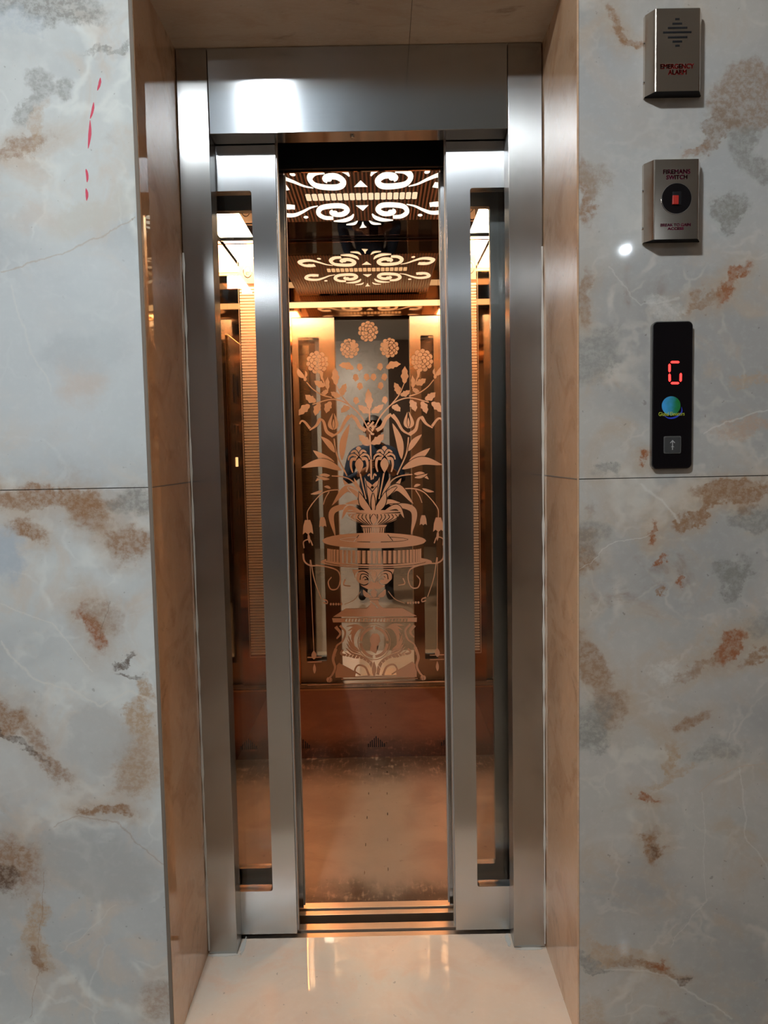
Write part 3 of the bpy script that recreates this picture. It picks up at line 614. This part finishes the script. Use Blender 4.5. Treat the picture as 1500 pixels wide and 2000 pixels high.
A.leaf((785, 1880), (735, 1640), 60, 20, outline=O); A.leaf((800, 1880), (905, 1690), 62, 22, outline=O); A.leaf((795, 1885), (790, 1700), 34, 0, both=False, outline=O)
bell((1250, 1905), 90, 66); bell((1388, 1925), 130, 96); A.leaf((1385, 2050), (1378, 2140), 22, 0); A.stroke([(1340, 1780), (1385, 1850), (1388, 1925)], 9, 7)
dv = (950-600)*4.6875
def q(x, y): return (x, y+dv)
# bowl
A.ell(q(795, 232), 250, 16, 0, False)
A.stroke([q(548, 240), q(795, 252), q(1042, 236)], 6, mat=1, both=False)
A.poly([q(552, 250), q(1040, 246), q(1000, 305), q(905, 350), q(690, 350), q(590, 305)], 0, False)
for k in range(-7, 8):
    x = 796+k*33; xb = 796+k*15; A.stroke([q(x, 254), q(x+(2*k), 290), q(xb, 350)], 7, mat=1, both=False)
A.leaf(q(796, 345), q(796, 252), 56, 0, both=False, outline=O)
A.poly([q(675, 356), q(918, 352), q(905, 372), q(690, 374)], 0, False); A.poly([q(690, 380), q(902, 376), q(895, 430), q(700, 432)], 0, False)
for k in range(-5, 6): A.stroke([q(796+k*20, 380), q(796+k*19, 428)], 6, mat=1, both=False)
A.ell(q(795, 440), 132, 16, 0, False)
# disc table
A.ell(q(800, 498), 476, 74, 0, False); A.ring(q(800, 505), 470, 64, 6, 1, False, 0, 180); A.ring(q(800, 485), 310, 24, 6, 1, False); A.poly([q(660, 440), q(930, 440), q(975, 500), q(615, 505)], 0, False); A.stroke([q(660, 445), q(615, 505)], 6, mat=1, both=True)
A.ell(q(820, 690), 510, 58, 0, False); A.poly([q(345, 590), q(1235, 585), q(1225, 690), q(1000, 712), q(800, 716), q(560, 708), q(365, 680)], 1, False)
for k in range(-13, 14):
    x = 800+430*math.sin(k*PI/28); w_ = 46*math.cos(k*PI/28)*.62; dz = 22*math.cos(k*PI/28)
    if w_ > 3: A.poly([q(x-w_/2, 566+dz), q(x+w_/2, 566+dz), q(x+w_/2, 684+dz), q(x-w_/2, 684+dz)], 0, False); A.stroke([q(x+w_*.75, 566+dz), q(x+w_*.75, 684+dz)], 4, mat=0, both=False)
A.ring(q(810, 675), 480, 60, 6, 1, False, 15, 165)
# urn with acanthus scrolls
A.poly([q(600, 762), q(985, 756), q(960, 850), q(880, 925), q(850, 940), q(740, 940), q(690, 915), q(630, 850)], 0, False)
for s in (1,):
    A.stroke([q(805, 880), q(850, 800), q(900, 770), q(960, 790), q(960, 860), q(900, 900), q(850, 880), (858, 850+dv), (890, 850+dv)], 9, mat=1)
    A.stroke([q(825, 870), q(862, 810), q(915, 800), q(930, 850)], 8, mat=1); A.stroke([q(845, 860), q(880, 820), q(905, 835)], 14, 4, mat=1)
    A.leaf(q(835, 1010), q(905, 940), 40, 16, outline=6)
A.leaf(q(797, 1015), q(797, 935), 60, 0, both=False, outline=7, teeth=2); A.leaf(q(797, 830), q(797, 765), 50, 0, both=False, outline=6, teeth=2)
A.poly([q(750, 1018), q(852, 1016), q(850, 1034), q(754, 1036)], 0, False); A.poly([q(762, 1040), q(838, 1040), q(845, 1080), q(900, 1130), q(930, 1150), q(930, 1168), q(680, 1172), q(680, 1155), q(730, 1130), q(765, 1080)], 0, False)
for k in range(5): A.stroke([q(770+14*k-14, 1045+12*k), q(800+10*k, 1070+12*k), q(828, 1095+12*k)], 5, mat=1, both=False)
A.stroke([q(690, 1160), q(800, 1180), q(925, 1158)], 5, mat=1, both=False)
# side scrolls, chains and lances
A.stroke([q(1330, 700), q(1220, 720), q(1130, 760), q(1110, 840), q(1140, 920), q(1200, 925), q(1222, 860), q(1190, 815)], 12, 9); A.stroke([q(1020, 905), q(1080, 890), q(1065, 840)], 8, 12)
A.stroke([q(1440, 590), q(1430, 660), q(1380, 700), q(1300, 705)], 16, 10); A.stroke([q(1350, 520), q(1375, 465), q(1430, 480), q(1430, 540)], 10); A.stroke([q(1375, 650), q(1345, 840), q(1290, 1010)], 9, 7); A.stroke([q(1275, 1015), q(1240, 1030), q(1240, 1055), q(1275, 1045)], 10, 8)
A.stroke([q(1380, 650), q(1378, 1530)], 5, 5); A.leaf(q(1380, 1690), q(1378, 1600), 26, 0); A.leaf(q(1380, 1560), q(1378, 1480), 44, 0)
A.stroke([q(930, 960), q(990, 1030), q(1080, 1070)], 6, 4); A.stroke([q(1310, 1545), q(1440, 1540)], 8); A.stroke([q(1310, 1585), q(1440, 1582)], 8)
for k in range(5): A.ell(q(1110+24*k, 1066-k), 9, 11)
# pedestal
A.poly([q(540, 1118), q(1060, 1112), q(1190, 1186), q(425, 1194)], 0, False)
A.poly([q(415, 1206), q(1192, 1200), q(1190, 1240), q(425, 1244)], 0, False)
for k in range(20): x = 540+k*29; A.poly([q(x, 1212), q(x+16, 1211), q(x+12, 1236), q(x-4, 1237)], 1, False)
PED = Art.poly
A.poly([q(470, 1250), q(1185, 1244), q(1195, 1440), q(1190, 1745), q(500, 1752), q(470, 1500)], 1, False)
A.ring(q(800, 1425), 122, 132, 26, 0, False); A.ring(q(800, 1425), 148, 160, 7, 0, False)
for a in range(4): an = PI/4+a*PI/2; A.ell(q(800+122*math.cos(a*PI/2), 1425+132*math.sin(a*PI/2)), 13, 13, 1, False)
A.poly([q(760, 1500), q(772, 1450), q(762, 1420), q(760, 1385), q(785, 1345), q(830, 1345), q(850, 1370), q(848, 1395), q(858, 1420), q(845, 1430), q(842, 1455), q(822, 1462), q(830, 1500), q(815, 1530)], 0, False)
for k in range(6): A.leaf(q(900+k*12, 1300-4*k), q(1075-k*14, 1270+42*k), 24, -20-3*k)
for k in range(5): A.leaf(q(930+k*8, 1560-16*k), q(1100-k*10, 1500-38*k), 20, 22)
A.stroke([q(1130, 1260), q(1085, 1320), q(1110, 1400), q(1170, 1450), q(1185, 1540)], 20, 12); A.stroke([q(1170, 1270), q(1130, 1330), q(1165, 1380)], 30, 12)
A.stroke([q(830, 1720), q(860, 1620), q(940, 1560), q(1050, 1540), (1130, 1520+dv), (1110, 1480+dv)], 34, 16)
for k in range(9): f = k/8; x = 848+f*240; y = 1650-110*math.sin(f*PI/2)**.8; A.stroke([q(x-10, y-16), q(x+10, y+16)], 6, mat=1)
A.poly([q(1190, 1640), q(1150, 1600), q(1080, 1650), q(1000, 1690), q(1010, 1735), q(1190, 1735)], 0); A.stroke([q(880, 1730), q(915, 1650), q(980, 1630), q(1010, 1680), q(960, 1720)], 20, 12); A.leaf(q(800, 1740), q(800, 1600), 40, 0, both=False, outline=5)
A.stroke([q(500, 1745), q(1190, 1738)], 10, both=False); A.stroke([q(500, 1765), q(1200, 1758)], 6, both=False)
# lion legs and base line
A.stroke([q(1175, 1470), q(1205, 1560), q(1190, 1640), q(1215, 1700), q(1250, 1740)], 28, 14, outline=5); A.ell(q(1248, 1752), 26, 24); A.stroke([q(1228, 1745), q(1235, 1775)], 4, mat=1); A.stroke([q(1246, 1740), q(1252, 1775)], 4, mat=1)
A.stroke([q(190, 1818), q(1440, 1782)], 6, both=False)
A.build('etched_pattern', [M['etch'], M['rose']], rear)
# panel seams
for x in (-.357, .240): MB().box(x-.0008, x+.0008, BY-.0005, BY+.0005, .3, 2.085).build('seam', M['copper'], rear)

# backlit cut-outs in the ceiling; u,v measured on the ceiling plane (4.2857 per photo pixel), mirrored left-right and front-back
YC = 2.611
CXC = -.047
def ceil_map(u, v): return W(530+u/4.2857, 250+v/4.2857, CARZ, 2)
def cut(draw):
    """one opening and its mirrored repeats (left-right, front-back)"""
    proto = Art(ceil_map, None); proto.n = Vector((0, 0, -1)); proto.step = .000004; draw(proto)
    bm = proto.bmf; C_ = sum((v.co.x for v in bm.verts))/len(bm.verts)
    polys = [[v.co.copy() for v in f.verts] for f in bm.faces]; bm.free()
    for mx in ((1, -1) if abs(C_-CXC) > .022 else (1,)):
        for my in (1, -1):
            mb = MB()
            for P in polys:
                Q = [Vector((CXC+mx*(p.x-CXC), YC+my*(p.y-YC), p.z-.0012)) for p in P]
                mb.face(Q if mx*my > 0 else Q[::-1])
            bmesh.ops.remove_doubles(mb.bm, verts=mb.bm.verts, dist=.00001)
            mb.build('scroll_cutout', M['cut'], ceil)
cut(lambda c: (c.stroke([(1018, 742), (1090, 735), (1135, 700), (1110, 655), (1020, 640), (925, 645), (892, 680), (935, 712), (1000, 712), (1028, 695), (1010, 682)], 44, 26, n=44, prof=lambda f: 1.0-.35*abs(2*f-1)**2), c.ell((1000, 693), 24, 13)))
cut(lambda c: (c.stroke([(1132, 635), (1200, 650), (1270, 682), (1340, 705), (1420, 700), (1470, 675), (1445, 640), (1385, 632), (1325, 640)], 30, 24, n=44, prof=lambda f: .25+1.1*math.sin(PI*min(1, f*1.1)*.62)), c.ell((1375, 645), 34, 12)))
cut(lambda c: c.ell((1245, 726), 20, 11))
cut(lambda c: c.stroke([(843, 715), (870, 745), (930, 765), (1018, 768)], 26, prof=lambda f: .35+.9*math.sin(PI*f)))
cut(lambda c: c.stroke([(818, 772), (850, 795), (918, 802)], 18, prof=lambda f: .3+.8*math.sin(PI*f)))
cut(lambda c: c.stroke([(765, 785), (766, 810), (768, 832)], 10, prof=lambda f: 1+5*f*f))
cut(lambda c: c.poly([(706, 645), (814, 642), (766, 690)]))
for k in range(18):
    c = CXC+(k-8.5)*.0206; mb = MB(); x0, x1, y0, y1, r = c-.0083, c+.0083, YC-.033, YC+.033, .006
    pts = []
    for (cx, cy, a0) in ((x1-r, y1-r, 0), (x0+r, y1-r, 90), (x0+r, y0+r, 180), (x1-r, y0+r, 270)):
        for j in range(4): an = math.radians(a0+30*j); pts.append((cx+r*math.cos(an), cy+r*math.sin(an), CARZ-.0022))
    mb.prism(pts, (0, 0, .0008)); mb.build('light_bar', M['bar'], ceil)

# ------------------------------------------------------------------ wall boxes
E_ = .032; YF = D0-E_
def wall_box(name, label, cat, lx, rx, ty, by):
    """steel cover with slanted sides; lx.. are photo measures of its front face"""
    a = W(lx, (ty+by)/2, YF).x; b = W(rx, (ty+by)/2, YF).x; z1 = W((lx+rx)/2, ty, YF).z; z0 = W((lx+rx)/2, by, YF).z
    t = thing(name, label, cat, ((a+b)/2, D0, z0))
    prof = [(a-.013, D0-.0002), (a-.013, D0-.010), (a-.0012, YF+.0012), (a+.0008, YF), (b-.0008, YF), (b+.0012, YF+.0012), (b+.013, D0-.010), (b+.013, D0-.0002)]
    mb = MB(); n = len(prof); lo = [mb.bm.verts.new((x, y, z0)) for x, y in prof]; hi = [mb.bm.verts.new((x, y, z1)) for x, y in prof]
    for i in range(n-1): mb.bm.faces.new((lo[i], lo[i+1], hi[i+1], hi[i]))
    mb.bm.faces.new(hi); o = mb.build('housing', M['steel_box'], t)
    mb = MB(); mb.prism([(x*.985+(a+b)/2*.015, y+(.001 if y < D0-.005 else -.0003), z0+.0015) for x, y in prof], (0, 0, (z1-z0)-.004)); mb.build('hollow_fill', M['dark_in'], t)  # dark solid standing in for the shade of the open hollow
    for z in (z0+.028, z1-.05): MB().cyl((a-.0135, D0-.005, z), .0028, .003, 'x', 14).build('screw', M['chrome'], t)
    return t
al = wall_box('emergency_alarm', 'beige-steel emergency alarm box with slotted speaker, uppermost on the right marble wall', 'alarm', 1281, 1366, 16, 178)
for (y, a, b) in ((150, 555, 590), (185, 533, 610), (218, 497, 650), (253, 460, 682), (292, 497, 650), (325, 533, 610), (357, 555, 590)):
    p = W(1180+a/4, y/4, YF); q_ = W(1180+b/4, y/4, YF); h = .0019
    MB().box(p.x, q_.x, YF-.0005, YF+.0004, (p.z+q_.z)/2-h, (p.z+q_.z)/2+h, .0004).build('speaker_slot', M['dark_in'], al)
def lab(txt, x0, x1, y0, y1, mat, par, Y=YF-.0006, **k):
    a = W(x0, (y0+y1)/2, Y); b = W(x1, (y0+y1)/2, Y); c = W((x0+x1)/2, y0, Y); d = W((x0+x1)/2, y1, Y)
    return letters(txt, (a.x+b.x)/2, (c.z+d.z)/2, b.x-a.x, c.z-d.z, Y, mat, par, **k)
lab('EMERGENCY', 1290, 1355, 125, 134, M['sharp_red'], al, heavy=.0007); lab('ALARM', 1305, 1340.5, 136.5, 145.5, M['sharp_red'], al, heavy=.0007)
fs = wall_box('fireman_switch', 'steel fireman switch box with a round black window and red rocker, on the right wall', 'switch', 1278, 1363, 311, 467)
lab('FIREMANS', 1295.5, 1348, 331, 339.5, M['purple'], fs, heavy=.0005); lab('SWITCH', 1301.5, 1342, 342, 350, M['purple'], fs, heavy=.0005)
lab('BREAK TO GAIN', 1290.5, 1348.5, 436.5, 442, M['purple'], fs, heavy=.0005); lab('ACCESS', 1304, 1335, 444, 449, M['purple'], fs, heavy=.0005)
c = W(1321, 388, YF)
MB().cyl((c.x, YF-.0004, c.z), .0292, .0016, 'y', 48).build('window_ring', M['chrome'], fs)
MB().cyl((c.x, YF-.0012, c.z), .0282, .0016, 'y', 48).build('round_window', M['black_gloss'], fs)
MB().box(c.x-.0085, c.x+.0085, YF-.0035, YF-.0018, c.z-.0135, c.z+.0125, .0012).build('rocker_bezel', M['black'], fs)
p = W(1318, 392, YF); MB().box(p.x-.0062, p.x+.0055, YF-.006, YF-.0025, p.z-.0085, p.z+.0085, .001).build('rocker', M['red_plastic'], fs)
# hall indicator
EI = .012; YI = D0-EI
a, b = W(1275.5, 770, YI).x, W(1351, 770, YI).x; z1, z0 = W(1313, 629, YI).z, W(1313, 914, YI).z
hi = thing('hall_indicator', 'black floor display with red G, globe logo and call button, lowest on the right wall', 'display', ((a+b)/2, D0, z0))
def rrect(x0, x1, z0, z1, r, seg=8):
    P = []
    for (cx, cz, a0) in ((x1-r, z1-r, 0), (x0+r, z1-r, 90), (x0+r, z0+r, 180), (x1-r, z0+r, 270)):
        for k in range(seg+1): an = math.radians(a0+90*k/seg); P.append((cx+r*math.cos(an), cz+r*math.sin(an)))
    return P
MB().prism([(x, YI+.002, z) for x, z in rrect(a-.0018, b+.0018, z0-.0018, z1+.0018, .0105)], (0, EI-.0021, 0)).build('back_housing', plain('grey_rim', (.30, .29, .28, 1), .25, .9), hi)
mb = MB(); mb.prism([(x, YI, z) for x, z in rrect(a, b, z0, z1, .009)], (0, .0022, 0)); mb.build('face_plate', M['black_gloss'], hi)
fp = [o for o in hi.children if o.name == 'face_plate'][0]
def seg(x0, y0, x1, y1, name='led_segment'):
    p, r = W(1200+x0/5.263, 580+y0/5.263, YI), W(1200+x1/5.263, 580+y1/5.263, YI); d = (r-p).normalized(); n = Vector((-d.z, 0, d.x)); h = .0023
    mb = MB(); pts = [p-d*.001, p+d*.0015+n*h, r-d*.0015+n*h, r+d*.001, r-d*.0015-n*h, p+d*.0015-n*h]
    mb.prism([(v.x, YI-.0006, v.z) for v in pts], (0, .0005, 0)); o = mb.build(name, M['led'], fp)
for s in ((580, 670, 665, 670), (566, 690, 566, 770), (566, 792, 568, 868), (582, 886, 662, 886), (682, 785, 680, 868)): seg(*s)
# globe logo
t = NT('globe_print'); co = t.coord(); gx, gy, gz = t.sep(co); g = W(1200+583/5.263, 580+1118/5.263, YI)
nn = t.noise(co, 90, 4); ff = t.math('ADD', t.math('MULTIPLY', t.math('SUBTRACT', gx, g.x), 55), t.math('MULTIPLY', t.math('SUBTRACT', nn, .5), 1.4))
t.bsdf(Base_Color=t.mix(t.ramp(ff, -.9, .9), srgb(60, 150, 210), srgb(24, 110, 48)), Roughness=.4)
globe = MB().cyl((g.x, YI-.0003, g.z), .0185, .0005, 'y', 40).build('globe_logo', t.m, fp)
A2 = Art(lambda x, y: W(1200+x/5.263, 580+y/5.263, YI-.0006), None); A2.stroke([(500, 1215), (560, 1245), (630, 1235), (690, 1185), (690, 1130)], 14, prof=lambda f: .2+math.sin(PI*f)); A2.build('logo_swoosh', [plain('logo_blue', srgb(46, 66, 190), .4)], globe)
lab('Global Elevators', 1286.5, 1337, 804.5, 812, plain('logo_yellow', srgb(190, 200, 60), .4), fp, Y=YI-.0016, bold=.0)
p, r = W(1296, 852, YI), W(1329.5, 885.5, YI)
bt = MB().prism([(x, YI-.0015, z) for x, z in rrect(p.x, r.x, r.z, p.z, .003)], (0, .0016, 0)).build('call_button', plain('button_rim', (.35, .35, .35, 1), .25, .8), fp)
MB().prism([(x, YI-.002, z) for x, z in rrect(p.x+.002, r.x-.002, r.z+.002, p.z-.002, .002)], (0, .0006, 0)).build('button_cap', plain('button_dark', (.05, .05, .05, 1), .3), bt)
cx, cz = (p.x+r.x)/2, (p.z+r.z)/2
mb = MB(); mb.box(cx-.0007, cx+.0007, YI-.0026, YI-.002, cz-.010, cz+.009); mb.prism([(cx-.005, YI-.0026, cz+.004), (cx, YI-.0026, cz+.0095), (cx+.005, YI-.0026, cz+.004), (cx+.004, YI-.0026, cz+.0032), (cx, YI-.0026, cz+.0073), (cx-.004, YI-.0026, cz+.0032)], (0, .0005, 0)); mb.prism([(cx-.003, YI-.0026, cz-.004), (cx, YI-.0026, cz-.0018), (cx+.003, YI-.0026, cz-.004), (cx+.0025, YI-.0026, cz-.0048), (cx, YI-.0026, cz-.0032), (cx-.0025, YI-.0026, cz-.0048)], (0, .0005, 0)); mb.build('arrow', plain('arrow_grey', (.45, .45, .45, 1), .4), bt)

# ------------------------------------------------------------------ lobby lamps and added fill lights
lm = thing('ceiling_lamp', 'square cool white panel lamp whose glare shows on the steel header', 'lamp', (-.50, .02, 2.78))
MB().box(-.545, -.425, -.05, .09, 2.745, 2.77, .002).build('diffuser', M['lamp'], lm)
MB().box(-.58, -.40, -.07, .11, 2.7705, 2.7795).build('lamp_frame', M['paint'], lm)
lm = thing('ceiling_lamp', 'added cool fill panel brightening the rear of the lobby, out of view', 'lamp', (-1.45, -2.9, 2.78))
MB().box(-1.75, -1.15, -3.1, -2.7, 2.75, 2.77, .002).build('diffuser', M['fill_b'], lm); MB().box(-1.77, -1.13, -3.12, -2.68, 2.7705, 2.7795).build('lamp_frame', M['paint'], lm)  # added to lift the back wall seen in the car mirror
lm = thing('downlight', 'small round ceiling downlight that glints on the right marble wall', 'lamp', (1.9, -2.9, 2.78))
MB().cyl((1.9, -2.9, 2.772), .02, .008, 'z', 32).build('diffuser', M['lamp_s'], lm); MB().cyl((1.9, -2.9, 2.778), .05, .004, 'z', 32).build('lamp_ring', M['chrome'], lm)
for x, y, l_ in ((2.25, .9, 'added warm fill light over the right side of the lobby, out of view'), (-1.75, .5, 'added warm fill light over the left side of the lobby, out of view')):
    lm = thing('downlight', l_, 'lamp', (x, y, 2.78))
    MB().cyl((x, y, 2.772), .08, .008, 'z', 32).build('diffuser', M['fill_w'], lm); MB().cyl((x, y, 2.778), .095, .004, 'z', 32).build('lamp_ring', M['chrome'], lm)  # invented fill lights that warm the shadows on the marble

# ------------------------------------------------------------------ the photographer, seen only mirrored in the car
def skin(name, verts, edges, rad, mats, root=0, sub=2, parent=None, matfn=None):
    me = bpy.data.meshes.new(name); me.from_pydata(verts, edges, []); o = bpy.data.objects.new('tmp', me); COL.objects.link(o)
    md = o.modifiers.new('s', 'SKIN'); md.use_smooth_shade = True
    for i, r in enumerate(rad):
        sv = me.skin_vertices[0].data[i]; sv.radius = r if isinstance(r, tuple) else (r, r); sv.use_root = (i == root)
    sb = o.modifiers.new('u', 'SUBSURF'); sb.levels = sub; sb.render_levels = sub
    bpy.context.view_layer.update()
    m2 = bpy.data.meshes.new_from_object(o.evaluated_get(bpy.context.evaluated_depsgraph_get())); bpy.data.objects.remove(o, do_unlink=True)
    m2.materials.clear(); m2.name = name
    for q__ in mats: m2.materials.append(q__)
    for pl in m2.polygons:
        pl.use_smooth = True
        if matfn: pl.material_index = matfn(pl.center)
    r = bpy.data.objects.new(name, m2); COL.objects.link(r); return r
px0, py0 = -.06, -.36
skinm = plain('skin', srgb(150, 104, 78), .5); shirt = plain('navy_shirt', srgb(22, 40, 62), .85); trous = plain('black_trousers', srgb(16, 16, 20), .85); hair = plain('black_hair', srgb(14, 12, 12), .6)
V_, E__, R_ = [], [], []
def add(p, r, par=None):
    V_.append((p[0]+px0, p[1]+py0, p[2])); R_.append(r); i = len(V_)-1
    if par is not None: E__.append((par, i))
    return i
pel = add((0, 0, .88), (.15, .10)); wa = add((0, 0, 1.0), (.125, .09), pel); ch = add((0, 0, 1.18), (.15, .10), wa); nk0 = add((0, 0, 1.30), (.10, .07), ch); nk = add((0, .01, 1.36), .052, nk0); hd = add((0, .03, 1.44), (.075, .085), nk); ht = add((0, .025, 1.52), (.065, .075), hd)
for s in (-1, 1):
    hip = add((s*.09, 0, .80), .085, pel); kn = add((s*.105, .01, .45), .058, hip); an = add((s*.11, -.01, .09), .040, kn); toe = add((s*.125, .12, .035), .035, an)
    sh = add((s*.17, 0, 1.27), .058, nk0); tx = -px0 - .02 + s*.07
    el = add((s*.235, .06, 1.03), .044, sh); wr_ = add((tx-px0*0 + s*.012, .26, 1.14), .026, el)
    pm = add((tx, .305, 1.165), (.030, .018), wr_)
    for k in range(4):
        b0 = add((tx-s*.004, .325, 1.15+.018*k), .0085, pm); b1 = add((tx-s*.018, .334, 1.152+.018*k), .0078, b0); b2 = add((tx-s*.040, .333, 1.153+.018*k), .007, b1)
    t0 = add((tx-s*.012, .300, 1.155), .010, pm); t1 = add((tx-s*.034, .305, 1.175), .0085, t0)
def mf(c):
    if c.z < .05+.05: return 3
    if c.z < .93: return 2
    if c.y > py0+.20 and c.z > 1.05: return 0
    if c.z < 1.335: return 1
    return 0
person = skin('person', V_, E__, R_, [skinm, shirt, trous, hair], matfn=mf)
tag(person, 'person in dark navy shirt and black trousers holding up a phone, mirrored in the car', 'person')
mb = MB(); mb.sphere((px0, py0+.005, 1.495), .098, (.88, 1.0, .98)); 
for v in list(mb.bm.verts):
    if v.co.y > py0+.045 and v.co.z < 1.535 or v.co.z < 1.42: mb.bm.verts.remove(v)
mb.build('hair', hair, None, True).parent = person
mb = MB(); fx, fy = px0, py0+.108
mb.prism([(fx-.008, fy-.004, 1.475), (fx+.008, fy-.004, 1.475), (fx+.013, fy-.002, 1.448), (fx, fy+.014, 1.446), (fx-.013, fy-.002, 1.448)], (0, .006, 0)); mb.build('nose', skinm, None, True).parent = person
for s in (-1, 1):
    MB().sphere((fx+s*.03, fy-.014, 1.485), .012, (1, .7, .7)).build('eye', plain('eye_dark', srgb(30, 22, 20), .2), None, True).parent = person
    MB().sphere((fx+s*.078, py0+.03, 1.468), .026, (.35, .7, 1.1)).build('ear', skinm, None, True).parent = person
MB().sphere((fx, fy-.012, 1.418), .02, (1.1, .5, .3)).build('mouth', plain('lips', srgb(130, 70, 62), .5), None, True).parent = person
ph = thing('phone', 'dark smartphone held up in both hands by the mirrored person', 'phone', (-.02, -.026, 1.105))
MB().box(-.062, .014, -.028, -.021, 1.112, 1.262, .003).build('phone_body', M['black_gloss'], ph)
MB().cyl((0, -.0212, CAM_H), .007, .0016, 'y', 20).build('phone_lens', M['dark_in'], ph)
